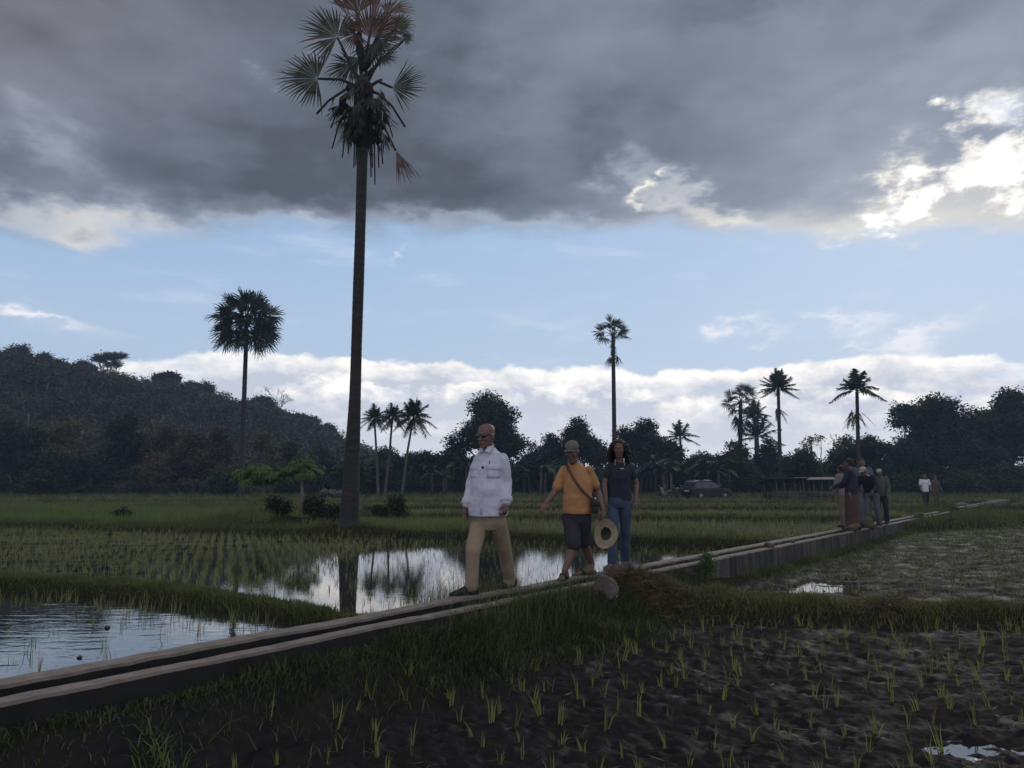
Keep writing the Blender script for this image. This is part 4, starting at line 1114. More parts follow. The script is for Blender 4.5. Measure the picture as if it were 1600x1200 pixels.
T('broad_tree', 'small dark tree filling the gap right of the wide one', 1052, 97, 690, 60, dens=1.6, seed=25)
T('broad_tree', 'lowest tree of the line, above the parked car', 1100, 104, 708, 70, dens=1.4, seed=26)
T('broad_tree', 'loose crowned tree below the drooping fan palm', 1150, 92, 688, 74, dens=1.0, seed=27, mat='leaf_mid')
T('broad_tree', 'thin crowned tree beside the trunk of the spiky palm', 1205, 96, 686, 66, dens=.9, seed=28)
T('broad_tree', 'round mid green tree behind the shelter', 1255, 84, 703, 74, dens=1.5, seed=29, mat='leaf_mid')
T('broad_tree', 'dark tree with jagged left edge behind the standing group', 1318, 92, 684, 70, dens=1.5, seed=30)
T('broad_tree', 'dark tree under the spreading palm', 1362, 90, 680, 76, dens=1.6, seed=31)
T('big_tree', 'very large dense rounded tree at right behind the walking pair', 1475, 100, 618, 170, dens=2.4, leaf=.42, seed=32)
T('big_tree', 'large dark tree cut by the right edge of the picture', 1588, 102, 606, 120, dens=2.2, leaf=.42, seed=33)
T('broad_tree', 'lower dark tree joining the two largest ones at right', 1530, 94, 690, 100, dens=1.8, seed=34)
T('broad_tree', 'dense low tree left under the largest rounded one', 1420, 92, 690, 76, dens=1.8, seed=35)
T('broad_tree', 'small tree low down behind the coconut palms', 665, 96, 706, 80, dens=1.5, seed=36)
T('broad_tree', 'dense low tree just left of the big leafy one', 706, 98, 696, 80, dens=1.6, seed=37)
T('broad_tree', 'low tree in the dip right of the big leafy one', 832, 102, 704, 74, dens=1.5, seed=38)
T('broad_tree', 'low tree behind the slender coconut palms', 606, 94, 700, 80, dens=1.5, seed=39, mat='leaf_mid')
make_bare('twiggy_tree', 'sparse twiggy tree against pale sky left of the spreading palm', (at(1292, 770, 86).x, 86, .3), 8.6, 6, 9, leafamt=.35)
# understorey shrubs
us = [(640, 735, 60), (690, 738, 60), (745, 735, 70), (800, 738, 64), (850, 738, 60), (905, 738, 60), (960, 738, 64), (1015, 742, 60), (1060, 742, 60), (1120, 742, 60), (1165, 728, 56), (1205, 736, 50), (1250, 738, 60), (1300, 734, 60), (1345, 730, 64), (1400, 730, 70), (1450, 732, 76), (1505, 730, 80), (1560, 734, 80), (1600, 730, 80), (1477, 722, 80), (1604, 718, 90), (1530, 722, 80)]
for i, (px, ty, w) in enumerate(us):
    T('undergrowth_shrub', 'dark leafy shrub in the undergrowth line at the foot of the trees', px, 86 + (i * 5) % 6, ty, w + 14, kind='bush', mat=('leaf_dark', 'leaf_mid')[i % 2], dens=1.5, seed=200 + i, group='shrubs in the undergrowth line')

for i, px in enumerate(range(585, 1660, 36)):
    T('understorey_tree', 'low dense tree in the dark row closing the gaps behind the tree line', px, 106 + (i * 5) % 7, 712 + (i * 7) % 16, 78, kind='bush', mat='leaf_dark', leaf=.42, dens=1.5, seed=240 + i, group='low trees behind the tree line')

# ---------------------------------------------------------------- the wooded hill
ridge = [(-200, 560), (0, 578), (60, 585), (130, 594), (190, 606), (280, 612), (350, 622), (430, 634), (500, 668), (540, 680), (600, 704), (680, 722), (760, 735), (900, 745)]
def hill_h(x, y):
    """rises from the foot at about 105 m to the ridge at about 190 m"""
    px = 800 + 1200 * (x / y) / .985
    top = np.interp(px, [q[0] for q in ridge], [q[1] for q in ridge])
    hz_ = np.maximum((759 - top) / 1200 * 185 * 1.01 - 3.8, .4)
    k = smooth01((np.hypot(x, y) - 104) / 84)
    return hz_ * (.35 * k + .65 * k ** 1.6) + 1.5 * pn(x * .03, y * .03) * k
hx, hy = np.meshgrid(np.linspace(-190, 20, 90), np.linspace(90, 260, 70)); hzv = hill_h(hx, hy) - .3
back = smooth01((np.hypot(hx, hy) - 205) / 60); hzv = hzv * (1 - .8 * back)
ix = np.arange(hx.size).reshape(hx.shape); F = np.stack([ix[:-1, :-1], ix[:-1, 1:], ix[1:, 1:], ix[1:, :-1]], -1).reshape(-1, 4)
M['hill_soil'] = plain('hill_soil', (.030, .028, .020), .95, scale=.2)
tag(link('hill', npmesh('hill', np.stack([hx, hy, hzv], -1).reshape(-1, 3), F, None, [M['hill_soil']], smooth=True)), kind='structure', label='long wooded hill sloping down from the left')
lob = []; mbt = MB()
random.seed(3)
for i in range(1700):
    rr_ = random.uniform(108, 200) if i < 1050 else random.uniform(168, 200); a_ = R(random.uniform(-41, 2)); x_, y_ = rr_ * math.sin(a_), rr_ * math.cos(a_)
    hgt = float(hill_h(np.array(x_), np.array(y_)))
    if hgt < 1.0 and rr_ > 125: continue
    w = random.uniform(1.9, 4.6); tall = random.uniform(3.2, 5.4) if rr_ < 165 else random.uniform(3.0, 4.3)
    lob.append(((x_, y_, hgt + tall * .6), (w, w, tall * .5), (w / 3) ** 2 * random.uniform(.6, 1.15)))
    if random.random() < .4: mbt.tube([(x_, y_, hgt - .5), (x_ + random.gauss(0, .4), y_, hgt + tall * .4), (x_ + random.gauss(0, .8), y_, hgt + tall * .9)], [.22, .16, .07], 5)
fo = foliage(lob, 34, .62, M['forest_leaf'], spray=6)
tag(link('forest', fo), 'dull green and grey brown woodland covering the hillside', 'woodland', kind='stuff')
tag(mbt.build('forest_stems', M['bark_pale']), 'pale thin stems standing among the hillside woodland', 'woodland', kind='stuff')
# single trees on the skyline
sky_t = [(160, 548, 46, 'umbrella', .35, 'airy flat topped tree standing highest on the hill skyline'), (120, 556, 34, 'round', 1, 'small dark tree left of the airy one on the skyline'), (255, 582, 40, 'umbrella', 1, 'dark flat crown on the middle of the skyline'), (298, 590, 36, 'round', .9, 'rounded crown on the skyline left of the round fan palm'), (60, 544, 40, 'round', 1, 'leafy crown on the skyline near the left edge'), (15, 530, 44, 'round', 1, 'highest leafy crown at the left edge of the picture'), (405, 612, 34, 'round', .9, 'small crown on the skyline right of the round fan palm'), (470, 640, 30, 'round', .9, 'small crown on the falling skyline left of the tall trunk'), (512, 655, 30, 'round', 1, 'last dark crown of the skyline before the tall trunk')]
for i, (px, ty, w, kd, dn_, lb) in enumerate(sky_t):
    Yd = 182; b = at(px, 700, Yd); g_ = float(hill_h(np.array(b.x), np.array(Yd)))
    H = max(6, at(px, ty + (9 if kd == 'round' else 0), Yd).z - g_ + .5)
    make_tree('hill_tree', lb, 'tree', (b.x, Yd, g_ - .3), H, w * (.27 if kd == 'round' else .19), kd, 'forest_leaf', .5, dn_ * 1.3, 'bark', 'trees on the hill skyline', 300 + i)
for i, (px, ty, lb) in enumerate([(205, 570, 'leafless twiggy tree on the skyline right of the airy one'), (232, 572, 'second leafless twiggy tree right of the airy one'), (345, 600, 'thin leafless tree on the skyline just left of the round fan palm trunk'), (428, 600, 'pale bare tree on the skyline right of the round fan palm'), (540, 664, 'thin bare tree on the skyline just left of the tall trunk')]):
    Yd = 182; b = at(px, 700, Yd); g_ = float(hill_h(np.array(b.x), np.array(Yd)))
    make_bare('bare_tree', lb, (b.x, Yd, g_), max(7, at(px, ty, Yd).z - g_), 5, 40 + i, leafamt=.2, mat='forest_leaf', group='trees on the hill skyline')
# the trees and thickets at the foot of the hill
foot = [(15, 655, 95, 'leaf_dark', 'round', 'dark tree at the foot of the hill by the left edge'), (95, 650, 80, 'leaf_olive', 'tall', 'pale olive tree at far left below the hill'), (150, 690, 70, 'leaf_dark', 'bush', 'black green thicket left of the olive tree'),
        (45, 690, 90, 'leaf_mid', 'bush', 'green thicket at the left edge'), (190, 640, 80, 'leaf_dark', 'round', 'dark rounded tree behind the yellowish tree'), (108, 700, 90, 'leaf_dark', 'bush', 'large dark bush near the left edge'),
        (205, 665, 76, 'leaf_olive', 'tall', 'yellowish green tree with loose crown below the hill'), (255, 655, 70, 'leaf_brown', 'tall', 'reddish brown dry tree right of the yellowish one'), (300, 668, 74, 'leaf_brown', 'tall', 'brown dry tree left of the round fan palm trunk'),
        (340, 660, 70, 'leaf_brown', 'tall', 'brown thin tree close to the round fan palm trunk'), (235, 700, 80, 'leaf_brown', 'bush', 'brownish thicket below the dry trees'), (285, 715, 80, 'leaf_dark', 'bush', 'dark thicket under the brown trees'),
        (345, 722, 66, 'leaf_mid', 'bush', 'green bush beside the foot of the round fan palm'), (410, 670, 66, 'leaf_olive', 'tall', 'grey green tree right of the round fan palm trunk'), (450, 690, 70, 'leaf_dark', 'round', 'dark tree behind the papaya trees'),
        (500, 700, 70, 'leaf_dark', 'round', 'dark tree left of the tall trunk'), (545, 712, 70, 'leaf_mid', 'bush', 'bush right behind the tall trunk'), (590, 722, 60, 'leaf_dark', 'bush', 'dark bush below the coconut palms'), (180, 735, 90, 'leaf_dark', 'bush', 'lowest dark bush under the yellowish tree'),
        (400, 725, 60, 'leaf_dark', 'bush', 'dark bush behind the left papaya tree'), (70, 735, 80, 'leaf_dark', 'bush', 'lowest dark bush at the left'), (480, 735, 70, 'leaf_dark', 'bush', 'dark low bush behind the right papaya tree')]
for i, (px, ty, w, mt, kd, lb) in enumerate(foot):
    T('hill_foot_tree' if kd != 'bush' else 'thicket', lb, px, 88 + (i * 3) % 12 - (8 if kd == 'bush' else 0), ty, w, kd, mt, .36, 1.3 if kd != 'tall' else 1.6, seed=400 + i, group='trees and thickets at the foot of the hill', bark='bark_pale' if kd == 'tall' else 'bark')
for i, px in enumerate([-10, 30, 70, 110, 150, 190, 225, 262, 300, 335, 372, 410, 450, 490, 530, 570]):
    T('thicket', 'low dark shrub in the row along the far field edge left of the tall trunk', px, 82 + (i % 3), 748 + (i % 4) * 3, 52, 'bush', ('leaf_dark', 'leaf_mid', 'leaf_brown')[i % 3], .3, 1.0, seed=500 + i, group='low shrubs along the far field edge')

# papaya trees: bare stem, umbrella of lobed leaves
def papaya(label, px, base_py, Y, top_py, w_px, seed, bend=0):
    random.seed(seed); z0 = float(height(np.array([at(px, base_py, Y).x]), np.array([Y]))[0][0]); base = Vector((at(px, base_py, Y).x, Y, z0))
    t = thing('papaya_tree', label, 'papaya tree', base, 0, 'papaya trees on the mound'); u = at(801, 780, Y).x - at(800, 780, Y).x
    H = at(px, top_py, Y).z - z0; W = w_px * u
    mb = MB(); top = Vector((bend * u, 0, H * .86)); mb.tube([(0, 0, -.1), (0, 0, .05), (bend * u * .3, 0, H * .45), top], [.11, .085, .055, .035], 9); mb.build('trunk', M['bark_pale'], t)
    sp = Soup([M['leaf_bright'], M['bark_pale']])
    for i in range(34):
        a_ = i * 2.4; q = math.sqrt((i + 1) / 34) * W * .5 * random.uniform(.8, 1.05)
        hub = np.array([top.x + math.cos(a_) * q, math.sin(a_) * q, H * .97 - (q / (W * .5)) ** 2 * H * .24 + random.gauss(0, .09)])
        for k in range(3 if i % 2 else 2):
            hb = hub + rng.normal(0, .05, 3)
            fan_blade(sp, hb, (math.cos(a_), math.sin(a_), -.55), (math.cos(a_) * .5 + rng.normal(0, .15), math.sin(a_) * .5, 1), W * .15, 250, 9, 0, .25, .62, .12)
        mb = MB(); mb.tube([top, top.lerp(Vector(hub), .5) + Vector((0, 0, .06)), hub], [.012, .010, .008], 4)
        V = np.array([list(v) for v in mb.v]); sp.add(V, np.array([f for f in mb.f if len(f) == 4]), None, 1)
    link('crown', sp.mesh('crown'), t)
papaya('bright green papaya tree with pale straight stem left of the tall trunk', 471, 815, 26.0, 717, 74, 1, bend=-3)
papaya('papaya tree with wider layered crown nearer the round fan palm', 413, 812, 26.6, 728, 84, 2, bend=-6)
def bush(label, px, py, Y, W, H, mat, seed, cat='bush', group=None, leaf=.10, z0=None, amt=1.0):
    x_ = at(px, py, Y).x; z0 = float(height(np.array([x_]), np.array([Y]))[0][0]); random.seed(seed)
    t = thing('bush', label, cat, (x_, Y, z0), 0, group); lobes = []
    for i in range(7):
        a_ = random.uniform(0, 6.28); q = random.uniform(0, .36) * W; rr = random.uniform(.16, .26) * W
        lobes.append(((math.cos(a_) * q, math.sin(a_) * q * .7, H * random.uniform(.25, .72)), (rr, rr, H * .28), 1))
    link('crown', foliage(lobes, 60 * amt, leaf, M[mat], spray=6), t)
    mb = MB(); limbs(mb, (0, 0, 0), lobes, .03, 2, H * .15); mb.build('stem', M['bark'], t); return t
G = 'bushes on the mound round the papaya trees'
bush('dark bush at the left foot of the papaya trees', 432, 815, 25.8, 1.0, .75, 'leaf_dark', 1, group=G)
bush('tangled dark bush between papaya stem and tall trunk', 500, 818, 25.4, 1.15, .75, 'leaf_dark', 2, group=G)
bush('drooping dry brown bush against the papaya stem', 490, 812, 26.2, .7, .8, 'frond_dead', 3, group=G)
bush('low leafy bush close to the tall trunk on its left', 522, 820, 24.8, .8, .55, 'leaf_dark', 4, group=G)
bush('upright green shrub right of the tall trunk', 622, 800, 29, 1.0, 1.0, 'leaf_mid', 5, group='shrubs right of the tall trunk')
bush('small green shrub between the tall trunk and the upright shrub', 592, 800, 29, .5, .6, 'leaf_mid', 6, group='shrubs right of the tall trunk')
bush('small round tuft alone on the bright field at left', 192, 806, 27, .55, .45, 'leaf_dark', 7)
bush('leafy weed growing against the outer channel wall', 1104, 905, 10.9, .36, .42, 'leaf_bright', 8, leaf=.045, cat='weed', amt=.35)

# ================================================================= PEOPLE
def skin_mat(name, c):
    m = plain(name, c, .5, var=.12, scale=18, bump=.08, bscale=90); 
    m.node_tree.nodes['Principled BSDF'].inputs['Subsurface Weight'].default_value = .06
    m.node_tree.nodes['Principled BSDF'].inputs['Subsurface Radius'].default_value = (.01, .005, .003)
    return m
def cloth(name, c, var=.10, rough=.85, scale=14, c2=None):
    m = plain(name, c, rough, var=var, scale=scale, bump=.25, bscale=220, col2=c2); return m
M['skin_a'] = skin_mat('skin_brown', (.16, .088, .076)); M['skin_b'] = skin_mat('skin_tan', (.145, .085, .068)); M['skin_c'] = skin_mat('skin_deep', (.15, .085, .065))
M['white_shirt'] = cloth('white_shirt_cloth', (.55, .55, .70)); M['khaki'] = cloth('khaki_cloth', (.27, .21, .15)); M['black_shoe'] = cloth('black_shoe_cloth', (.02, .02, .022))
M['sole'] = plain('sole_rubber', (.25, .235, .22), .7); M['orange'] = cloth('orange_cloth', (.42, .215, .095)); M['dark_shorts'] = cloth('dark_shorts_cloth', (.022, .022, .034))
M['navy'] = cloth('navy_cloth', (.016, .02, .040)); M['denim'] = cloth('denim_cloth', (.030, .055, .105), scale=7, c2=(.055, .085, .15)); M['hair'] = plain('dark_hair', (.018, .013, .012), .6, bump=.8, bscale=120)
M['strap'] = plain('brown_strap', (.05, .028, .02), .6); M['bag_black'] = cloth('black_bag_cloth', (.03, .03, .035)); M['cap_grey'] = cloth('grey_cap_cloth', (.13, .13, .11))
M['straw_hat'] = plain('straw_hat_weave', (.36, .30, .22), .85, bump=.6, bscale=150); M['hat_inside'] = plain('hat_inside_cloth', (.07, .08, .055), .9)
M['glass_black'] = plain('dark_lens', (.012, .012, .014), .12, spec=.8); M['metal'] = plain('steel', (.5, .5, .5), .35, metal=1.0)
M['button'] = plain('button', (.35, .35, .38), .5); M['logo_white'] = plain('white_print', (.7, .7, .7), .7)
M['beige_cloth'] = cloth('beige_cloth', (.15, .125, .10)); M['maroon'] = cloth('maroon_cloth', (.060, .036, .033)); M['grey_cloth'] = cloth('grey_cloth', (.09, .10, .12)); M['olive_cloth'] = cloth('olive_cloth', (.085, .093, .082))
M['check_cloth'] = cloth('check_cloth', (.20, .18, .19), var=.3, scale=22); M['tee_white'] = cloth('white_tee_cloth', (.62, .60, .68)); M['dusk_cloth'] = cloth('dusk_cloth', (.075, .06, .055))
M['eye_white'] = plain('eye_white', (.5, .48, .46), .3); M['lip'] = plain('lip', (.16, .07, .06), .5)

class Fig:
    """one person's frame: photo joints turned into metres round the root"""
    def __init__(s, root, yaw, scale=1.0):
        s.root = Vector(root); s.yaw = R(yaw)            # yaw: heading, 0 faces the path's camera side, + turns to picture left
        s.F = Vector((-math.sin(s.yaw), -math.cos(s.yaw), 0)); s.L = Vector((math.cos(s.yaw), -math.sin(s.yaw), 0)); s.U = Vector((0, 0, 1))
    def P(s, px, py, dd=0.0): return at(px, py, s.root.y + dd) - s.root
def ring(c, u, ru, v, rv, n=20, p=2.4):
    out = []
    for k in range(n):
        a_ = 2 * math.pi * k / n; cx, cy = math.cos(a_), math.sin(a_)
        q = (abs(cx) ** p + abs(cy) ** p) ** (-1 / p)
        out.append(Vector(c) + u * (ru * cx * q) + v * (rv * cy * q))
    return out
def torso(mb, f, levels, n=22):
    """levels: centre, half width, half depth, optional turned axes"""
    mb.loft([ring(l[0], (l[3] if len(l) > 3 else f.L), l[1], (l[4] if len(l) > 4 else f.F), l[2], n) for l in levels])
def chain(mb, pts, rad, flat=1.0):
    for a_, b_, r0, r1 in zip(pts[:-1], pts[1:], rad[:-1], rad[1:]): mb.caps(a_, b_, r0, r1, 14, flat)
def hand(mb, wrist, d, pn_, side, size=.18, curl=.6):
    """palm, four unequal bent fingers and a side thumb. d: direction of the hand, pn_: palm normal, side: towards the thumb"""
    d = d.normalized(); side = (side - d * side.dot(d)).normalized(); pn_ = d.cross(side) * (1 if d.cross(side).dot(pn_) > 0 else -1)
    s_ = size / .18
    mb.ell(wrist + d * .045 * s_, (side * .040 * s_, pn_ * .016 * s_, d * .056 * s_), 12, 8)
    for i, (o, ln) in enumerate(((.029, .068), (.010, .078), (-.009, .072), (-.027, .056))):
        p = wrist + d * .078 * s_ + side * o * s_; r_ = .0088 * s_; dr = d.copy(); ang = 0
        for j, seg in enumerate((.45, .32, .25)):
            ang += curl * (.55 if j == 0 else .85)
            dr = d * math.cos(ang) + pn_ * math.sin(ang); q = p + dr * ln * seg * s_
            mb.caps(p, q, r_, r_ * .88, 8); p = q; r_ *= .9
    b = wrist + d * .02 * s_ + side * .032 * s_; m_ = b + (side * .6 + d * .8 + pn_ * .35).normalized() * .038 * s_; t_ = m_ + (d * .85 + pn_ * .6 + side * .05).normalized() * .032 * s_
    mb.caps(b, m_, .0125 * s_, .0105 * s_, 8); mb.caps(m_, t_, .0105 * s_, .0085 * s_, 8)
def head(mb, c, F_, U, s_=1.0):
    """c is the centre at eye height; F_ forward, U up; a skull, jaw, brow, nose, lips, cheeks, ears"""
    F_ = F_.normalized(); L_ = U.cross(F_).normalized() * 1.0; U = F_.cross(L_).normalized()
    K = lambda x, y, z: c + L_ * x * s_ + F_ * y * s_ + U * z * s_
    lev = [(-.118, .018, .026, .060), (-.108, .034, .040, .044), (-.085, .050, .062, .020), (-.055, .061, .078, .006), (-.02, .068, .088, .000), (.02, .073, .093, -.004), (.055, .075, .094, -.008), (.085, .066, .082, -.012), (.105, .048, .060, -.014), (.117, .022, .028, -.014)]
    mb.loft([ring(K(0, l[3], l[0]), L_, l[1] * s_, F_, l[2] * s_, 18, 2.15) for l in lev])
    E_ = lambda x, y, z, a_, b_, d_: mb.ell(K(x, y, z), (L_ * a_ * s_, F_ * b_ * s_, U * d_ * s_), 10, 7)
    E_(0, .088, .022, .052, .012, .010)                      # brow
    E_(0, .095, -.022, .011, .016, .026); E_(0, .103, -.038, .018, .013, .010)   # nose
    E_(0, .086, -.066, .024, .012, .0062); E_(0, .084, -.077, .021, .012, .0065)  # lips
    for q in (-1, 1):
        E_(q * .040, .066, -.030, .022, .020, .020)           # cheek
        E_(q * .077, -.006, -.012, .007, .018, .031)          # ear
    return K
def face_bits(t, K, mouth=True, eyes=True):
    if eyes:
        for q in (-1, 1):
            m_ = MB(); m_.ell(K(q * .030, .081, -.002), [(K(q * .030 + .013, .081, -.002) - K(q * .030, .081, -.002)), (K(0, .008, 0) - K(0, 0, 0)), (K(0, 0, .006) - K(0, 0, 0))], 10, 6); e_ = m_.build('eye', M['eye_white'], t)
            m_ = MB(); m_.ell(K(q * .030, .088, -.002), [(K(.0055, 0, 0) - K(0, 0, 0)), (K(0, .003, 0) - K(0, 0, 0)), (K(0, 0, .0055) - K(0, 0, 0))], 8, 5); m_.build('iris', M['hair'], e_)
def shoe(t, c, d, ln=.29, mat='black_shoe', sole='sole', pitch=0.0, h=.085):
    """c ground point under the middle, d heading"""
    d = d.normalized(); w = Vector((0, 0, 1)).cross(d).normalized(); U = Vector((0, 0, 1)); d = (d * math.cos(pitch) + U * math.sin(pitch)); U = d.cross(w).normalized() * -1 if d.cross(w).z < 0 else d.cross(w).normalized()
    mb = MB(); lev = [(-.5, .024, .040, .060), (-.46, .035, .054, .066), (-.30, .040, .060, .070), (-.10, .042, .054, .064), (.06, .045, .044, .054), (.22, .048, .034, .044), (.36, .046, .028, .038), (.45, .036, .022, .034), (.5, .018, .012, .028)]
    mb.loft([ring(c + d * l[0] * ln + U * (.012 + l[2]), w, l[1], U, l[2], 16, 2.3) for l in lev])
    o = mb.fused('shoe', M[mat], .006, t, 2)
    mb = MB(); out = [(-.5, .026), (-.42, .038), (-.2, .041), (.1, .046), (.3, .050), (.43, .042), (.505, .020)]
    prof = [c + d * x * ln + w * y for x, y in out] + [c + d * x * ln - w * y for x, y in out[::-1]]
    mb.loft([[q + U * .0 for q in prof], [q + U * .022 for q in prof]]); mb.build('sole', M[sole], o, smooth=False)
    return o

# ---------- the man in the white shirt
def man_white():
    root = col_on_line(757, N_FAR + .10, ZTOP); f = Fig(root, 30); P = f.P; L_, F_, U = f.L, f.F, f.U
    t = thing('person', 'bald man in sunglasses, long sleeved white shirt and khaki trousers, leading the walk', 'person', root)
    fr = col_on_line(725, N_FAR + .09, ZTOP) - root; fl = col_on_line(792, N_FAR + .10, ZTOP) - root     # right foot ahead
    hipc = P(763, 812, 0); pr, pl = hipc - L_ * .095, hipc + L_ * .095
    kr, kl = P(739, 862, -.22), P(789, 863, .14); ar, al = fr + Vector((.02, 0, .09)) - F_ * .03, fl + Vector((.01, 0, .10)) - F_ * .05
    ar = P(737, 909, -.22); al = P(796, 903, .30)
    neck = P(764, 706, .02); chest = P(766, 728, 0)
    shr, shl = P(749, 717, .05), P(785, 717, -.06)
    er, el_ = P(737, 755, .08), P(791.5, 756, -.04); wr, wl = P(729, 791, -.02), P(791, 787, -.16)
    hd = P(759.5, 681, -.03); HF = (Vector((-.62, -1, -.05))).normalized()
    body = MB()
    torso(body, f, [(hipc - U * .08, .14, .10), (hipc, .165, .12), (hipc + U * .12, .17, .135), (hipc + U * .25, .165, .14), (chest, .14, .10), (chest + U * .07, .125, .07), (neck - U * .02, .06, .055)])
    body.caps(neck - U * .06, neck + U * .05 - L_ * .0, .064, .058); body.caps(neck + U * .02, hd - U * .05 - HF * .01, .06, .058)
    K = head(body, hd, HF, U, 1.06)
    for sh_, e_, w_ in ((shr, er, wr), (shl, el_, wl)): chain(body, [sh_ - U * .02, e_, w_], [.044, .038, .028])
    for h_, k_, a_ in ((pr, kr, ar), (pl, kl, al)): chain(body, [h_, k_, a_], [.085, .058, .042]); 
    hand(body, wr, Vector((-.08, -.15, -1)), L_, F_, .185, .45)
    hand(body, wl, Vector((-.12, -.30, -1)), -L_, F_, .19, 1.05)
    body.fused('body', M['skin_a'], .0058, t, 2)
    # shirt: loose, worn over the belt, cuffs turned back
    sh = MB()
    torso(sh, f, [(P(762, 806, -.01), .205, .155), (P(762, 800, -.01), .210, .160), (P(762, 785, -.01), .196, .160), (P(763, 765, -.01), .186, .166), (P(764, 745, 0), .172, .152), (P(766, 727, 0), .165, .130), (P(766, 716, .01), .155, .106), (P(766, 709, .01), .130, .088), (P(765, 703.5, .015), .082, .072), (P(764, 699, .02), .066, .066)])
    for s0_, e_, w_, q in ((shr, er, wr, -1), (shl, el_, wl, 1)):
        chain(sh, [s0_, s0_.lerp(e_, .5) + L_ * q * .012, e_, e_.lerp(w_, .55), w_ + (e_ - w_) * .10], [.061, .058, .056, .053, .049])
    so = sh.fused('shirt', M['white_shirt'], .0075, t, 3, (.0075, (4.5, 4.5, 11)))
    for w_, e_ in ((wr, er), (wl, el_)):
        c = MB(); d = (e_ - w_).normalized(); c.tube([w_ + d * .012, w_ + d * .016, w_ + d * .055, w_ + d * .075, w_ + d * .08], [.050, .059, .062, .060, .052], 16); c.build('cuff', M['white_shirt'], so)
    # collar leaves, placket, flap pockets, clip microphone, pen
    front = lambda u, z, o=0.0: P(765, z) * 1.0 + L_ * u + F_ * o
    cb = P(764, 701, .0)
    for q in (-1, 1):
        c = MB(); a_ = cb + L_ * q * .012 + F_ * .090 - U * .035; b_ = cb + L_ * q * .075 + F_ * .020 + U * .025; c2 = cb + L_ * q * .070 + F_ * .095 - U * .052; d2 = cb + L_ * q * .030 + F_ * .062 + U * .012
        c.loft([[a_, c2, b_, d2], [x + F_ * .010 + U * .006 for x in (a_, c2, b_, d2)]]); c.build('collar', M['white_shirt'], so, smooth=False)
    from mathutils.bvhtree import BVHTree
    bm = bmesh.new(); bm.from_mesh(so.data); tree = BVHTree.FromBMesh(bm); bm.free()
    def on(px, py, off=.004):
        """the point of the shirt that the photo shows at px, py"""
        o_ = Vector((0, 0, EYE)) - root; hit = tree.ray_cast(o_, ray(px, py).normalized())
        return (hit[0] + hit[1] * off, hit[1]) if hit[0] else (P(px, py, -.15), F_)
    def patch(pp, th, name, mat, n=5):
        """a sewn-on piece following the cloth: corners in photo pixels (tl, tr, br, bl)"""
        g0, g1 = [], []
        for i in range(n):
            for j in range(n):
                u_, v_ = i / (n - 1), j / (n - 1)
                x = (pp[0][0] * (1 - u_) + pp[1][0] * u_) * (1 - v_) + (pp[3][0] * (1 - u_) + pp[2][0] * u_) * v_
                y = (pp[0][1] * (1 - u_) + pp[1][1] * u_) * (1 - v_) + (pp[3][1] * (1 - u_) + pp[2][1] * u_) * v_
                q_, nn_ = on(x, y, .0); g0.append(q_ - nn_ * .006); g1.append(q_ + nn_ * th)
        Fq = []
        for i in range(n - 1):
            for j in range(n - 1):
                k = i * n + j; Fq += [(k, k + 1, k + n + 1, k + n), (k + n * n, k + n + n * n, k + n + 1 + n * n, k + 1 + n * n)]
        edge = [j for j in range(n)] + [i * n + n - 1 for i in range(1, n)] + [(n - 1) * n + j for j in range(n - 2, -1, -1)] + [i * n for i in range(n - 2, 0, -1)]
        for a_, b_ in zip(edge, edge[1:] + edge[:1]): Fq.append((a_, a_ + n * n, b_ + n * n, b_))
        c = MB(); c.add(g0 + g1, Fq); return c.build(name, M[mat], so)
    patch([(760, 730), (781, 731), (781, 747), (761, 747)], .005, 'pocket', 'white_shirt')
    patch([(760, 727), (782, 728), (782, 734), (760, 733)], .009, 'pocket_flap', 'white_shirt')
    patch([(735, 732), (744, 730), (744, 746), (735, 747)], .005, 'pocket', 'white_shirt')
    patch([(735, 729), (745, 727), (745, 733), (735, 735)], .009, 'pocket_flap', 'white_shirt')
    patch([(751, 712), (755, 712), (754, 804), (750, 804)], .004, 'placket', 'white_shirt', 9)
    for py in (722, 742, 755, 769, 783, 796):
        q_, nn_ = on(752.6, py, .006); c = MB(); c.ell(q_, (L_ * .006, F_ * .003, U * .006), 8, 5); c.build('button', M['button'], so)
    q_, nn_ = on(755, 730.5, .012); c = MB(); c.ell(q_, (L_ * .014, F_ * .010, U * .015), 10, 6); c.build('clip_microphone', M['glass_black'], so)
    q_, nn_ = on(765.5, 723, .010); c = MB(); c.tube([q_ + U * .016, q_ - U * .022], [.004, .004], 6); c.build('pen', M['glass_black'], so)
    # trousers
    tr = MB()
    torso(tr, f, [(hipc - U * .10, .150, .120), (hipc - U * .04, .176, .135), (hipc + U * .05, .180, .140), (hipc + U * .12, .170, .130)])
    for h_, k_, a_ in ((pr, kr, ar), (pl, kl, al)):
        kk = h_.lerp(k_, .5); chain(tr, [h_ - U * .02, kk, k_, k_.lerp(a_, .5), a_ - U * .0], [.104, .088, .073, .068, .066])
        tr.caps(a_, a_ - U * .045 + F_ * .01, .064, .062)
    tr.fused('trousers', M['khaki'], .008, t, 3, (.008, (9, 9, 5)))
    shoe(t, fr, Vector((-.93, -.45, 0)), .30); shoe(t, fl, Vector((-.62, -.80, 0)), .29)
    # sunglasses
    g = thing('tmp', None, None); bpy.data.objects.remove(g)
    mb = MB()
    for q in (-1, 1): mb.ell(K(q * .033, .088, .003), [K(.031, -.012 * q, 0) - K(0, 0, 0), K(0, .008, 0) - K(0, 0, 0), K(0, 0, .024) - K(0, 0, 0)], 12, 7)
    gl = mb.build('sunglasses', M['glass_black'], t)
    mb = MB(); mb.tube([K(-.068, .070, .012), K(-.03, .096, .014), K(.03, .096, .014), K(.068, .070, .012)], [.004] * 4, 6)
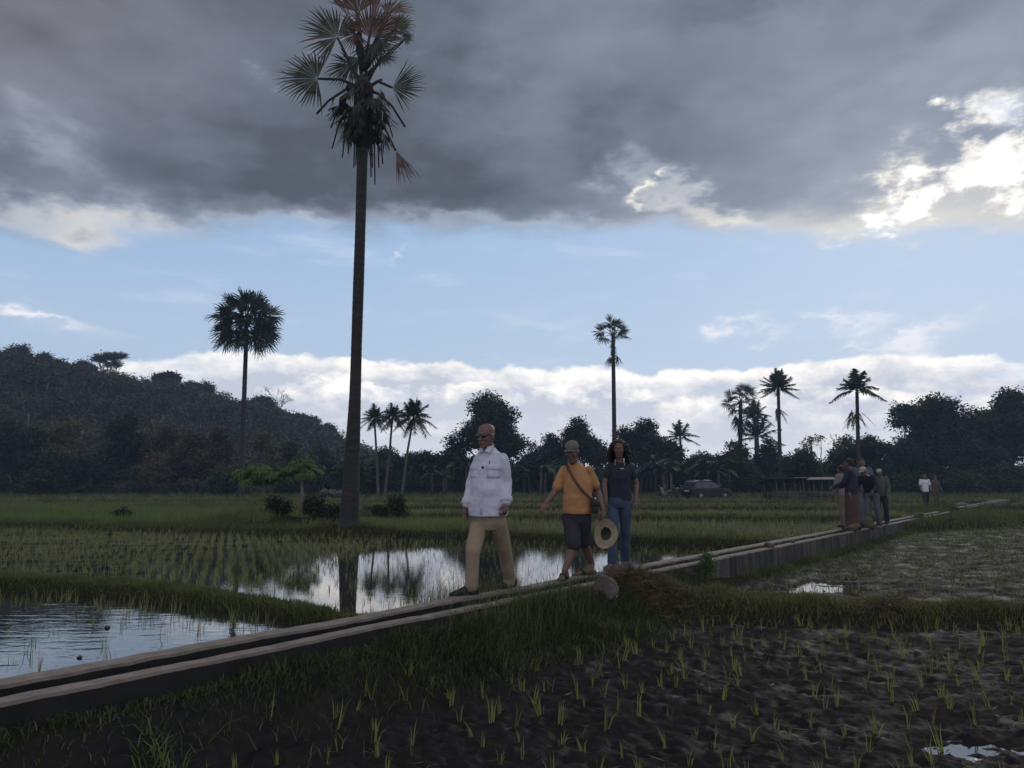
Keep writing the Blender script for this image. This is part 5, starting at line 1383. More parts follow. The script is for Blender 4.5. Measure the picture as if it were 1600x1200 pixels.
    for q in (-1, 1): mb.tube([K(q * .068, .078, .012), K(q * .078, .03, .008), K(q * .083, -.01, .004)], [.004] * 3, 5)
    mb.build('frame', M['glass_black'], gl)
    return t
man_white()

# ---------- the man in the orange t-shirt
def man_orange():
    root = col_on_line(906, N_FAR + .10, ZTOP); f = Fig(root, 24); P = f.P; L_, F_, U = f.L, f.F, f.U
    t = thing('person', 'man in orange t-shirt, grey cap and dark shorts striding with a hat in his hand', 'person', root)
    fr = col_on_line(882, N_FAR + .10, ZTOP) - root; fl = col_on_line(917, N_FAR + .10, ZTOP) - root
    hipc = P(901, 806, .0); pr, pl = hipc - L_ * .085, hipc + L_ * .085
    kr, kl = P(897, 851, -.20), P(911, 848, .05); ar, al = P(882.5, 891, -.28), P(925, 882, .22)
    neck = P(897, 727, .0); shr, shl = P(881, 735, .05), P(920, 734.5, -.06)
    er, el_ = P(869, 766, .02), P(934, 768, .02); wr, wl = P(854, 785, -.10), P(942, 797, -.12)
    hd = P(893.5, 705, -.06); HF = Vector((-.35, -1, -.30)).normalized()
    body = MB()
    torso(body, f, [(hipc - U * .08, .13, .10), (hipc, .15, .115), (hipc + U * .15, .15, .12), (P(903, 760), .140, .105), (P(902, 744), .130, .09), (P(900, 735), .115, .070), (P(898, 727), .060, .055)])
    body.caps(neck - U * .05, neck + U * .03, .06, .055); body.caps(neck + U * .01, hd - U * .05, .056, .056)
    K = head(body, hd, HF, (U - HF * U.dot(HF)).normalized(), 1.05)
    for s0_, e_, w_ in ((shr, er, wr), (shl, el_, wl)): chain(body, [s0_ - U * .02, s0_.lerp(e_, .5), e_, e_.lerp(w_, .3), w_], [.042, .047, .040, .042, .027])
    for h_, k_, a_ in ((pr, kr, ar), (pl, kl, al)):
        cf = k_.lerp(a_, .28) - F_ * .018; chain(body, [h_, k_, cf, a_], [.088, .056, .058, .036])
    dr, dl = Vector((-.35, -.93, 0)), Vector((-.93, -.35, 0))
    for a_, fo, d in ((ar, fr, dr), (al, fl, dl)):
        d = d.normalized(); a2 = Vector((fo.x, fo.y, 0)) - d * .05
        chain(body, [a_, Vector((a2.x, a2.y, .055)), a2 + d * .10 + U * .040, a2 + d * .17 + U * .026], [.037, .040, .034, .026])
        chain(body, [a2 + U * .035, a2 - d * .05 + U * .034], [.036, .030])
        w_ = U.cross(d)
        for i_, o_ in enumerate((-.030, -.014, 0, .014, .028)): body.caps(a2 + d * .165 + w_ * o_ + U * .022, a2 + d * (.205 - abs(i_ - 1) * .007) + w_ * o_ * 1.15 + U * .018, .012, .010, 8)
    hand(body, wr, Vector((-.55, -.25, -.80)), -F_, L_, .185, .35)
    hand(body, wl, Vector((.0, -.15, -1)), -L_, F_, .185, .95)
    body.fused('body', M['skin_b'], .0058, t, 2)
    face_bits(t, K)
    for fo, d in ((fr, dr), (fl, dl)):                       # sandals
        d = d.normalized(); w_ = U.cross(d); mb = MB(); out = [(-.125, .022), (-.09, .036), (0, .038), (.09, .047), (.15, .040), (.175, .016)]
        c = Vector((fo.x, fo.y, 0)) + d * .02; pr_ = [c + d * x + w_ * y for x, y in out] + [c + d * x - w_ * y for x, y in out[::-1]]
        mb.loft([pr_, [q + U * .016 for q in pr_]]); o = mb.build('sandal', M['black_shoe'], t, smooth=False)
        mb = MB(); mb.tube([c + d * .02 + w_ * .046 + U * .01, c + d * .05 + w_ * .03 + U * .072, c + d * .06 - w_ * .02 + U * .074, c + d * .03 - w_ * .046 + U * .01], [.012] * 4, 6, 1.0); mb.build('strap', M['black_shoe'], o)
    sh = MB()
    torso(sh, f, [(P(902, 803, -.01), .178, .140), (P(902, 797, -.01), .184, .145), (P(902, 780), .180, .148), (P(903, 762), .176, .142), (P(903, 747), .170, .126), (P(902, 738, .01), .165, .105), (P(900, 731, .01), .140, .088), (P(898.5, 725.5, .01), .084, .070), (P(898, 722.5, .01), .066, .060)])
    chain(sh, [shr, shr.lerp(er, .45), shr.lerp(er, .80)], [.058, .062, .070]); chain(sh, [shl, shl.lerp(el_, .40), shl.lerp(el_, .66)], [.058, .062, .068])
    so = sh.fused('t_shirt', M['orange'], .0075, t, 3, (.009, (5, 5, 9)))
    st = MB()
    torso(st, f, [(hipc - U * .09, .14, .115), (hipc, .168, .13), (hipc + U * .08, .165, .13)])
    chain(st, [pr - U * .02, pr.lerp(kr, .5), pr.lerp(kr, .98)], [.104, .098, .088]); chain(st, [pl - U * .02, pl.lerp(kl, .5), pl.lerp(kl, .93)], [.104, .095, .086])
    st.fused('shorts', M['dark_shorts'], .008, t, 3, (.008, (6, 6, 8)))
    # cap
    UU = (U - HF * U.dot(HF)).normalized(); mb = MB(); LL = UU.cross(HF)
    mb.loft([ring(K(0, -.006, z), LL, a_, HF, b_, 18, 2.1) for z, a_, b_ in ((.030, .080, .100), (.055, .083, .104), (.085, .078, .096), (.108, .060, .075), (.122, .030, .038), (.126, .006, .008))])
    cp = mb.build('cap', M['cap_grey'], t)
    mb = MB(); v0 = [K(x, y, .036 - .012 * (x / .07) ** 2) for x, y in ((-.070, .070), (-.064, .12), (-.035, .158), (0, .168), (.035, .158), (.064, .12), (.070, .070), (0, .088))]
    mb.loft([v0, [q + UU * .007 for q in v0]]); mb.build('brim', M['cap_grey'], cp, smooth=False)
    # thin grey beard
    mb = MB(); mb.loft([ring(K(0, y, z), LL, a_, HF, b_, 14) for z, a_, b_, y in ((-.128, .016, .018, .055), (-.112, .036, .040, .044), (-.092, .050, .058, .024), (-.078, .050, .060, .018))]); mb.build('beard', M['grey_hair'], t)
    return t, root, P, f, wl
M['grey_hair'] = plain('grey_hair', (.16, .14, .13), .8, bump=.8, bscale=150)
_, mroot, MP, mf, mwl = man_orange()
# his shoulder bag and the broad hat in his hand are things of their own
def shoulder_bag():
    L_, F_, U = mf.L, mf.F, mf.U; c = MP(929.5, 791, -.15)
    t = thing('shoulder_bag', 'small black bag hanging at the hip on a brown strap across the orange shirt', 'bag', mroot)
    mb = MB(); w = L_ * .5 + F_ * .85; w.normalize(); v = w.cross(U)
    mb.loft([ring(c + U * z, w, a_, v, b_, 16, 5) for z, a_, b_ in ((-.085, .055, .028), (-.075, .062, .036), (.05, .062, .036), (.07, .058, .030))]); mb.build('bag_body', M['bag_black'], t)
    mb = MB(); mb.loft([ring(c + U * z + v * .0, w, a_, v, b_, 16, 5) for z, a_, b_ in ((.0, .066, .041), (.06, .066, .041), (.08, .055, .030))]); mb.build('flap', M['bag_black'], t)
    mb = MB(); mb.tube([c + U * .075, c + U * .10 + L_ * .01], [.01, .012], 6); mb.build('buckle', M['metal'], t)
    pts = [MP(885.5, 727, -.02), MP(888, 733, -.13), MP(894, 744, -.168), MP(903, 758, -.185), MP(914, 771, -.19), MP(923, 779, -.185), c + U * .08]
    mb = MB(); mb.tube(pts, [.016] * len(pts), 8, .4, (0, 1, 0)); mb.build('strap', M['strap'], t)
    back = [MP(885.5, 727, -.02), MP(890, 724.5, .05), MP(904, 735, .14), MP(918, 755, .14), MP(927, 772, .05), c + U * .08]
    mb = MB(); mb.tube(back, [.014] * len(back), 8, .4, (0, 1, 0)); mb.build('strap', M['strap'], t)
shoulder_bag()
def held_hat():
    t = thing('sun_hat', 'broad pale straw hat with dark lining hanging from the orange-shirted man\'s hand', 'hat', mroot)
    c = MP(946.5, 834, -.13); nrm = Vector((-.62, -1, .10)).normalized(); up = Vector((.10, 0, 1)); up = (up - nrm * up.dot(nrm)).normalized(); sd = up.cross(nrm).normalized()
    n = 40; rings = []
    def rr(r_, off, k): a_ = 2 * math.pi * k / n; return c + up * (r_ * 1.0 * math.cos(a_)) + sd * (r_ * .88 * math.sin(a_)) + nrm * (off + .022 * (r_ / .17) ** 2 * math.cos(2 * a_))
    prof = [(.078, .0), (.11, .004), (.145, .010), (.172, .020), (.176, .020), (.172, .014), (.145, .003), (.11, -.004), (.086, -.010), (.080, -.06), (.066, -.098), (.03, -.108), (.004, -.11)]
    mb = MB(); mb.loft([[rr(r_, o_, k) for k in range(n)] for r_, o_ in prof], cap=False); mb.build('hat_shell', M['straw_hat'], t)
    mb = MB(); mb.loft([[rr(r_, o_, k) for k in range(n)] for r_, o_ in [(.0785, .001), (.075, -.05), (.06, -.088), (.03, -.098), (.004, -.1)]], cap=False); mb.build('lining', M['hat_inside'], t)
    mb = MB(); mb.loft([[rr(r_, o_, k) for k in range(n)] for r_, o_ in [(.088, -.010), (.0885, -.030), (.083, -.032)]], cap=False); mb.build('hat_band', M['hat_inside'], t)
held_hat()

# ---------- the woman behind
def woman():
    root = col_on_line(965, N_FAR + .10, ZTOP); f = Fig(root, 14); P = f.P; L_, F_, U = f.L, f.F, f.U
    t = thing('person', 'woman with curly shoulder length hair, navy polo shirt and blue jeans walking third', 'person', root)
    fr = col_on_line(955, N_FAR + .10, ZTOP) - root; fl = col_on_line(977, N_FAR + .13, ZTOP) - root
    hipc = P(967, 784, .0); pr, pl = hipc - L_ * .085, hipc + L_ * .085
    kr, kl = P(958, 826, -.12), P(977, 826, .0); ar, al = P(956, 873, -.12), P(976.5, 871, .14)
    neck = P(968, 720); shr, shl = P(953, 729.5, .02), P(984, 729.5, -.02); er, el_ = P(945, 756, .0), P(994.5, 757, .03); wr, wl = P(947, 784, -.10), P(993, 784, -.06)
    hd = P(967, 701, -.03); HF = Vector((-.15, -1, -.10)).normalized()
    body = MB()
    torso(body, f, [(hipc - U * .08, .13, .10), (hipc, .15, .115), (P(968, 765), .12, .10), (P(968, 745), .125, .10), (P(968, 734), .115, .075), (P(968, 724), .055, .05)])
    body.caps(neck - U * .05, neck + U * .03, .052, .048); body.caps(neck + U * .01, hd - U * .05, .049, .05)
    K = head(body, hd, HF, U, .97)
    for s0_, e_, w_ in ((shr, er, wr), (shl, el_, wl)): chain(body, [s0_, e_, w_], [.046, .038, .025])
    for h_, k_, a_ in ((pr, kr, ar), (pl, kl, al)): chain(body, [h_, k_, a_], [.085, .055, .038])
    hand(body, wr, Vector((.0, -.2, -1)), L_, F_, .17, .5); hand(body, wl, Vector((.03, -.15, -1)), -L_, F_, .17, .4)
    body.fused('body', M['skin_c'], .006, t, 2); face_bits(t, K)
    sh = MB()
    torso(sh, f, [(P(968, 783), .158, .125), (P(968, 777), .160, .125), (P(968, 762), .146, .118), (P(968, 747), .152, .130), (P(968, 737), .158, .115), (P(968, 729), .140, .085), (P(968, 722), .062, .058)])
    chain(sh, [shr, shr.lerp(er, .5)], [.056, .058]); chain(sh, [shl, shl.lerp(el_, .5)], [.056, .058])
    so = sh.fused('polo_shirt', M['navy'], .0075, t, 3, (.007, (5, 5, 8)))
    for q in (-1, 1):
        c = MB(); cb = P(968, 723.5); pts = [cb + L_ * q * .008 + F_ * .085 - U * .05, cb + L_ * q * .055 + F_ * .082 - U * .045, cb + L_ * q * .066 + U * .015, cb + L_ * q * .040 + F_ * .05 + U * .008]
        c.loft([pts, [x + F_ * .010 for x in pts]]); c.build('collar', M['navy'], so, smooth=False)
    c = MB(); c.box(P(972, 732, -.128), (.045, .006, .008)); c.build('chest_mark', M['logo_white'], so, smooth=False)
    for q in (-1, 1):
        c = MB(); c.tube([P(961 + (q + 1) * 7, 718, -.10), P(961 + (q + 1) * 7.5, 727, -.11)], [.003, .003], 5); c.build('collar_cord', M['logo_white'], so)
    je = MB()
    torso(je, f, [(hipc - U * .08, .14, .115), (hipc, .165, .125), (hipc + U * .06, .150, .12)])
    for h_, k_, a_ in ((pr, kr, ar), (pl, kl, al)): chain(je, [h_ - U * .02, h_.lerp(k_, .5), k_, k_.lerp(a_, .5), a_ - U * .03], [.095, .082, .068, .062, .062])
    je.fused('jeans', M['denim'], .008, t, 3, (.007, (8, 8, 10)))
    shoe(t, fr, Vector((-.75, -.65, 0)), .26, 'trainer'); shoe(t, fl, Vector((-.55, -.8, 0)), .26, 'trainer')
    # hair: many curled strands round the head, falling to the shoulders
    mb = MB(); random.seed(5)
    mb.loft([ring(K(0, -.028, z), f.L, a_, f.F, b_, 16) for z, a_, b_ in ((-.02, .086, .082), (.03, .092, .098), (.07, .088, .100), (.105, .066, .078), (.128, .030, .036), (.132, .006, .006))])
    for i in range(120):
        a_ = random.uniform(-2.0, 2.0) + math.pi; ca, sa = math.sin(a_), math.cos(a_)
        if sa < -9: continue
        r0 = .085; p = K(ca * r0 * .95, -sa * -r0 * .9 - .03, random.uniform(.0, .10)); pts = [p]; ln = random.uniform(.16, .30); ph = random.uniform(0, 6); amp = random.uniform(.010, .02)
        out = (p - K(0, -.02, .04)); out.z = 0; out = out.normalized() if out.length > 1e-4 else -f.F
        for j in range(1, 11):
            u_ = j / 10; pts.append(p + out * (.055 * math.sin(u_ * 2.4)) - U * ln * u_ + Vector((math.cos(ph + j * 1.5), math.sin(ph + j * 1.5), 0)) * amp)
        mb.tube(pts, [.011, .013, .013, .012, .012, .011, .010, .009, .008, .006, .003], 5)
    mb.build('hair', M['hair'], t)
    # dark bag at her side
    b = thing('shoulder_bag', 'large dark bag at the side of the woman in navy, half behind the orange shirt', 'bag', root)
    mb = MB(); c = P(945.5, 771, .10); mb.loft([ring(c + U * z, f.L * .8 + f.F * .6, a_, f.F * .8 - f.L * .6, b_, 16, 4) for z, a_, b_ in ((-.14, .07, .04), (-.12, .085, .055), (.06, .08, .055), (.10, .06, .03))]); mb.build('bag_body', M['bag_black'], b)
    mb = MB(); mb.tube([c + U * .09, P(947, 745, .10), P(951, 727, .06), P(953, 721.5, .0), P(950.5, 740, -.11), c + U * .09 - F_ * .05], [.010] * 6, 6); mb.build('strap', M['beige_cloth'], b)
M['trainer'] = cloth('trainer_cloth', (.10, .09, .10), var=.5, scale=30)
woman()

# ---------- smaller people further along
def small_person(label, px, foot_py, Y, head_py, yaw, top, bottom, skin='skin_c', hatm=None, lean=0.0, legs='trousers', armpose=(0, 0), stride=.12, n_=None, wide=1.0, z0=ZTOP, group=None, hairy=True, sleeve=.5):
    root = at(px, foot_py, Y); root.z = z0; H = at(px, head_py, Y).z - z0; k = H / 1.7
    f = Fig(root, yaw); L_, F_, U = f.L, f.F, f.U; t = thing('person', label, 'person', root, 0, group)
    V_ = lambda x, y, z: L_ * x * k + F_ * y * k + U * z * k
    def tilt(x, y, z):                                       # bend forward above the hips
        dz = z - .92; return V_(x, y + math.sin(lean) * dz, .92 + math.cos(lean) * dz)
    hipc = V_(0, 0, .92); body = MB()
    sh_r, sh_l = tilt(-.175, 0, 1.40), tilt(.175, 0, 1.40)
    e_r, e_l = tilt(-.235 * wide, .02 + .10 * armpose[0], 1.12), tilt(.235 * wide, .02 + .10 * armpose[1], 1.12)
    w_r, w_l = e_r + V_(.02, .06 + .22 * armpose[0], -.24 + .16 * armpose[0]), e_l + V_(-.02, .06 + .22 * armpose[1], -.24 + .16 * armpose[1])
    k_r, k_l = V_(-.10, stride * .6 + .04, .50), V_(.10, -stride * .4 + .03, .50); a_r, a_l = V_(-.10, stride, .09), V_(.10, -stride, .09)
    def tor(m_, lv, grow):
        m_.loft([ring(tilt(0, 0, z), L_, (a_ + grow) * k * wide, F_, (b_ + grow) * k, 16) for z, a_, b_ in lv])
    tor(body, [(.84, .13, .10), (.95, .15, .11), (1.15, .14, .11), (1.32, .155, .10), (1.42, .14, .07), (1.47, .05, .05)], 0)
    hd = tilt(0, .03, 1.575); body.caps(tilt(0, 0, 1.42), hd - U * .05 * k, .052 * k, .052 * k)
    HF = (F_ - U * math.sin(lean) * .8).normalized(); K = head(body, hd, HF, (U - HF * U.dot(HF)).normalized(), k)
    for s_, e_, w_ in ((sh_r, e_r, w_r), (sh_l, e_l, w_l)):
        chain(body, [s_, e_, w_], [.048 * k, .038 * k, .028 * k]); hand(body, w_, (w_ - e_), -L_ if s_ is sh_l else L_, F_, .18 * k, .5)
    for h_, kk, a_ in ((V_(-.09, 0, .9), k_r, a_r), (V_(.09, 0, .9), k_l, a_l)): chain(body, [h_, kk, a_], [.085 * k, .056 * k, .04 * k])
    body.fused('body', M[skin], .010, t, 1)
    s = MB(); tor(s, [(.86, .155, .125), (.95, .160, .125), (1.12, .155, .120), (1.30, .168, .115), (1.40, .160, .085), (1.455, .060, .055)], .012)
    for s_, e_, w_ in ((sh_r, e_r, w_r), (sh_l, e_l, w_l)):
        if sleeve > 1: chain(s, [s_, e_, e_.lerp(w_, .9)], [.070 * k, .058 * k, .048 * k])
        else: chain(s, [s_, s_.lerp(e_, sleeve + .1)], [.070 * k, .068 * k])
    s.fused('shirt', M[top], .011, t, 2, (.008, (5, 5, 6)))
    p = MB(); p.loft([ring(V_(0, 0, z), L_, a_ * k * wide, F_, b_ * k, 16) for z, a_, b_ in ((.80, .14, .115), (.90, .165, .125), (.99, .158, .12))])
    if legs == 'skirt': p.loft([ring(V_(0, .01, z), L_, a_ * k, F_, b_ * k, 16) for z, a_, b_ in ((.14, .20, .17), (.4, .19, .16), (.7, .18, .15), (.97, .155, .12))])
    else:
        lo = .98 if legs == 'trousers' else .0
        for h_, kk, a_ in ((V_(-.09, 0, .88), k_r, a_r), (V_(.09, 0, .88), k_l, a_l)):
            if lo: chain(p, [h_, kk, a_ ], [.10 * k, .080 * k, .066 * k])
            else: chain(p, [h_, kk], [.10 * k, .085 * k])
    p.fused('trousers' if legs == 'trousers' else 'skirt' if legs == 'skirt' else 'shorts', M[bottom], .011, t, 2, (.008, (5, 5, 6)))
    for a_ in (a_r, a_l): shoe(t, Vector((a_.x, a_.y, 0)) + F_ * .05 * k, F_, .27 * k)
    if hatm:
        m_ = MB(); UU = (U - HF * U.dot(HF)).normalized(); LL = UU.cross(HF)
        m_.loft([ring(K(0, -.006, z), LL, a_ * k, HF, b_ * k, 16) for z, a_, b_ in ((.035, .080, .10), (.08, .078, .097), (.112, .056, .07), (.126, .01, .012))]); cp = m_.build('cap', M[hatm], t)
        m_ = MB(); v0 = [K(x, y, .035) for x, y in ((-.070, .060), (-.055, .13), (0, .165), (.055, .13), (.070, .060), (0, .085))]; m_.loft([v0, [q + UU * .01 for q in v0]]); m_.build('brim', M[hatm], cp)
    elif hairy:
        m_ = MB(); UU = (U - HF * U.dot(HF)).normalized(); LL = UU.cross(HF)
        m_.loft([ring(K(0, y, z), LL, a_ * k, HF, b_ * k, 16) for z, a_, b_, y in ((-.03, .074, .075, -.03), (.03, .081, .090, -.02), (.08, .077, .092, -.014), (.108, .056, .07, -.014), (.124, .01, .012, -.014))]); m_.build('hair', M['hair'], t)
    face_bits(t, K)
    return t, root, f, k
M['grey_light'] = cloth('pale_cap_cloth', (.33, .33, .31))
G5 = 'people standing together on the channel'
def on_ch(px, n_): p = col_on_line(px, n_, ZTOP); return p
def sp_on(label, px, n_, head_py, *a_, **kw):
    p = col_on_line(px, n_, ZTOP); d = p - Vector((0, 0, EYE)); c, s = math.cos(R(PITCH)), math.sin(R(PITCH)); fwd = d.y * c + d.z * s; up = -d.y * s + d.z * c
    return small_person(label, px, 600 - 1200 * up / fwd, p.y, head_py, *a_, **kw)
sp_on('person in pale checked shirt and beige trousers at the left end of the standing group', 1320, N_FAR + .1, 727, 150, 'check_cloth', 'beige_cloth', sleeve=2, armpose=(.6, .2), group=G5)
sp_on('tall person in dark top and long maroon skirt, second from left in the standing group', 1334, N_NEAR - .07, 716, 130, 'navy', 'maroon', legs='skirt', sleeve=2, armpose=(.8, .8), group=G5)
sp_on('person in pale grey shirt behind the bending one in the standing group', 1352, N_FAR + .1, 716, 20, 'grey_cloth', 'grey_cloth', sleeve=2, armpose=(.7, .3), group=G5)
sp_on('person in navy jacket and pale trousers bending forward in the standing group', 1366, N_NEAR - .07, 724, 55, 'navy', 'grey_cloth', hatm='grey_light', lean=.55, sleeve=2, armpose=(1, .6), wide=1.15, group=G5)
sp_on('person in olive shirt, pale cap and black trousers, rightmost of the standing group', 1380, N_NEAR - .07, 732, 35, 'olive_cloth', 'dark_shorts', hatm='grey_light', lean=.18, sleeve=2, armpose=(.5, .2), group=G5)

# the pair walking up in the distance
zf = .30
small_person('far walker in a white t-shirt and dark trousers', 1447, 791, 39, 741, 5, 'tee_white', 'dark_shorts', hairy=True, z0=zf, sleeve=.55, armpose=(.2, .2), stride=.16, group='pair walking up beyond the group')
small_person('far walker in dull dark clothes right of the white t-shirt', 1463, 790, 40.5, 743, -5, 'dusk_cloth', 'dusk_cloth', z0=zf, sleeve=2, armpose=(.1, .3), stride=.14, group='pair walking up beyond the group')

# ================================================================= CAR, MOTORBIKES, SHELTERS, STONES
M['car_paint'] = plain('car_paint', (.008, .008, .014), .3, var=.1, spec=.3); M['car_glass'] = plain('car_glass', (.012, .014, .018), .08, spec=.8)
M['tyre'] = plain('tyre', (.018, .018, .018), .85); M['chrome'] = plain('chrome', (.28, .28, .30), .35, metal=1.0); M['tail_red'] = plain('tail_red', (.22, .02, .02), .25)
M['plate'] = plain('plate_white', (.5, .5, .5), .5); M['lamp_clear'] = plain('lamp_clear', (.5, .52, .55), .12); M['bike_white'] = plain('bike_white', (.15, .15, .16), .3); M['bike_red'] = plain('bike_red', (.10, .03, .03), .35)
M['tin'] = plain('tin', (.30, .30, .32), .45, metal=.6)
def car():
    b = at(1104, 783, 70); t = thing('parked_car', 'dark family car parked at the foot of the trees behind the motorbikes', 'car', (b.x, 70, .26), R(28))
    W = .88
    # side outline: x forward, z up; body then cabin
    low = [(-2.25, .36), (-2.28, .62), (-2.22, .95), (-2.05, 1.02), (1.0, 1.02), (1.55, .98), (2.05, .86), (2.28, .70), (2.32, .42), (2.2, .30), (-2.1, .28)]
    cab = [(-2.16, .98), (-2.06, 1.30), (-1.85, 1.60), (-1.2, 1.68), (-.2, 1.69), (.35, 1.60), (.95, 1.22), (1.25, .98)]
    def shell(prof, ws, name, mat, parent, sm=True):
        mb = MB(); mb.loft([[Vector((x * (1 - .0 * abs(y)), y * w_k, z)) for x, z in prof] for y, w_k in ws]); return mb
    mb = MB(); mb.loft([[Vector((x * sx_, y, .66 + (z - .66) * sz_)) for x, z in low] for y, sx_, sz_ in ((-W, .95, .86), (-W * .97, .985, .97), (-W * .5, 1, 1), (W * .5, 1, 1), (W * .97, .985, .97), (W, .95, .86))])
    body = mb.build('body', M['car_paint'], t)
    body.data.shade_flat(); bv = body.modifiers.new('b', 'BEVEL'); bv.width = .05; bv.segments = 3; bv.limit_method = 'ANGLE'
    def taper(z): return 1 - .20 * max(0, (z - 1.0) / .7)
    mb = MB(); mb.loft([[Vector((x, y * taper(z), z)) for x, z in cab] for y in (-.80, -.4, .4, .80)])
    mb.build('cabin', M['car_paint'], body, smooth=False)
    for s_ in (-1, 1):
        for win in ([(-1.95, 1.12), (-1.72, 1.50), (-1.15, 1.57), (-1.12, 1.08)], [(-1.05, 1.08), (-1.08, 1.58), (-.18, 1.60), (-.12, 1.07)], [(-.04, 1.07), (-.10, 1.60), (.28, 1.54), (.86, 1.16), (.9, 1.08)]):
            mb = MB(); q = [Vector((x, s_ * (.80 * taper(z) + .006), z)) for x, z in win]; mb.loft([q, [v + Vector((0, -s_ * .012, 0)) for v in q]]); mb.build('side_window', M['car_glass'], t, smooth=False)
        mb = MB(); mb.tube([(-1.98, s_ * .80, 1.05), (-1.0, s_ * .815, 1.035), (.95, s_ * .815, 1.045)], [.016] * 3, 6); mb.build('chrome_strip', M['chrome'], t)
        mb = MB(); mb.tube([(-1.85, s_ * .60, 1.66), (-1.1, s_ * .62, 1.73), (.1, s_ * .62, 1.71)], [.02] * 3, 6); mb.build('roof_rail', M['chrome'], t)
        mb = MB(); mb.ell((.82, s_ * .98, 1.10), ((.07, 0, 0), (0, .12, 0), (0, 0, .08)), 10, 7); mb.build('wing_mirror', M['car_paint'], t)
        for x in (-1.38, 1.42):
            w_ = bpy.data.objects.new('wheel', None); COL.objects.link(w_); w_.parent = t; w_.location = (x, s_ * .80, .33)
            mb = MB(); mb.loft([[Vector((math.cos(a_) * r_, y, math.sin(a_) * r_)) for a_ in np.linspace(0, 6.2832, 24, endpoint=False)] for y, r_ in ((-.10, .26), (-.10, .32), (-.07, .335), (.07, .335), (.10, .32), (.10, .26))]); mb.build('tyre', M['tyre'], w_)
            mb = MB(); mb.loft([[Vector((math.cos(a_) * r_, y * s_, math.sin(a_) * r_)) for a_ in np.linspace(0, 6.2832, 20, endpoint=False)] for y, r_ in ((.09, .22), (.108, .21), (.112, .06))])
            for k in range(5): a_ = k * 1.2566; mb.tube([(0, .11 * s_, 0), (math.cos(a_) * .21, .108 * s_, math.sin(a_) * .21)], [.03, .02], 5)
            mb.build('rim', M['chrome'], w_)
        mb = MB(); mb.ell((-2.18, s_ * .70, .98), ((.06, 0, 0), (0, .13, 0), (0, 0, .10)), 10, 7); mb.build('taillight', M['tail_red'], t)
        mb = MB(); mb.ell((2.16, s_ * .66, .74), ((.12, 0, 0), (0, .16, 0), (0, 0, .07)), 10, 7); mb.build('headlight', M['lamp_clear'], t)
        mb = MB(); mb.box((-.62, s_ * .885, .86), (.16, .03, .03)); mb.build('door_handle', M['chrome'], t, smooth=False)
    mb = MB(); q = [Vector((-2.135, y, 1.10)) for y in (-.62, .62)] + [Vector((-1.955, y, 1.52)) for y in (.56, -.56)]; mb.loft([q, [v + Vector((.02, 0, -.02)) for v in q]]); mb.build('rear_window', M['car_glass'], t, smooth=False)
    mb = MB(); mb.box((-2.288, 0, .80), (.03, .52, .13)); mb.build('number_plate', M['plate'], t, smooth=False)
    mb = MB(); mb.box((-2.27, 0, .42), (.10, 1.5, .10)); mb.build('bumper_strip', M['chrome'], t, smooth=False)
    mb = MB(); q = [Vector((.98, y, 1.20)) for y in (-.66, .66)] + [Vector((.42, y, 1.57)) for y in (.60, -.60)]; mb.loft([q, [v + Vector((-.02, 0, -.02)) for v in q]]); mb.build('windscreen', M['car_glass'], t, smooth=False)
car()
def motorbike(label, px, Y, rz, mat):
    b = at(px, 780, Y); t = thing('motorbike', label, 'motorbike', (b.x, Y, .28), R(rz), 'motorbikes beside the parked car')
    for x in (-.60, .62):
        mb = MB(); pts = [(x + math.cos(a_) * .26, 0, .30 + math.sin(a_) * .26) for a_ in np.linspace(0, 6.2832, 17)]; mb.tube(pts, [.05] * 17, 7, up=(0, 1, 0)); w_ = mb.build('wheel', M['tyre'], t)
        mb = MB()
        for k in range(5): a_ = k * 1.2566; mb.tube([(x, 0, .30), (x + math.cos(a_) * .24, 0, .30 + math.sin(a_) * .24)], [.02, .014], 5)
        mb.build('rim', M['chrome'], w_)
    mb = MB(); mb.caps((-.75, 0, .78), (-.15, 0, .70), .09, .11); mb.caps((-.15, 0, .62), (.25, 0, .55), .13, .12); mb.caps((.25, 0, .5), (.38, 0, .95), .10, .10); mb.caps((-.2, 0, .45), (.2, 0, .40), .13, .12); mb.fused('body', M[mat], .025, t)
    mb = MB(); mb.caps((-.70, 0, .84), (-.05, 0, .80), .10, .10, flat=.5); mb.build('seat', M['tyre'], t)
    mb = MB(); mb.tube([(.62, .06, .30), (.45, .06, .95)], .025, 6); mb.tube([(.62, -.06, .30), (.45, -.06, .95)], .025, 6); mb.build('fork', M['chrome'], t)
    mb = MB(); mb.tube([(.30, -.36, 1.02), (.42, -.15, 1.0), (.42, .15, 1.0), (.30, .36, 1.02)], .02, 6); mb.build('handlebar', M['chrome'], t)
    for s_ in (-1, 1):
        mb = MB(); mb.tube([(.36, s_ * .25, 1.0), (.34, s_ * .33, 1.18)], .01, 5); mb.ell((.34, s_ * .34, 1.22), ((.012, 0, 0), (0, .07, 0), (0, 0, .05)), 8, 6); mb.build('mirror', M['chrome'], t)
    mb = MB(); mb.ell((.50, 0, .98), ((.07, 0, 0), (0, .09, 0), (0, 0, .09)), 10, 7); mb.build('headlamp', M['lamp_clear'], t)
    mb = MB(); mb.ell((-.85, 0, .72), ((.05, 0, 0), (0, .07, 0), (0, 0, .05)), 8, 6); mb.build('tail_lamp', M['tail_red'], t)
motorbike('motorbike furthest left of the parked car', 1039, 68, 115, 'bike_white')
motorbike('motorbike close behind the tail of the parked car', 1058, 69, 70, 'bike_red')

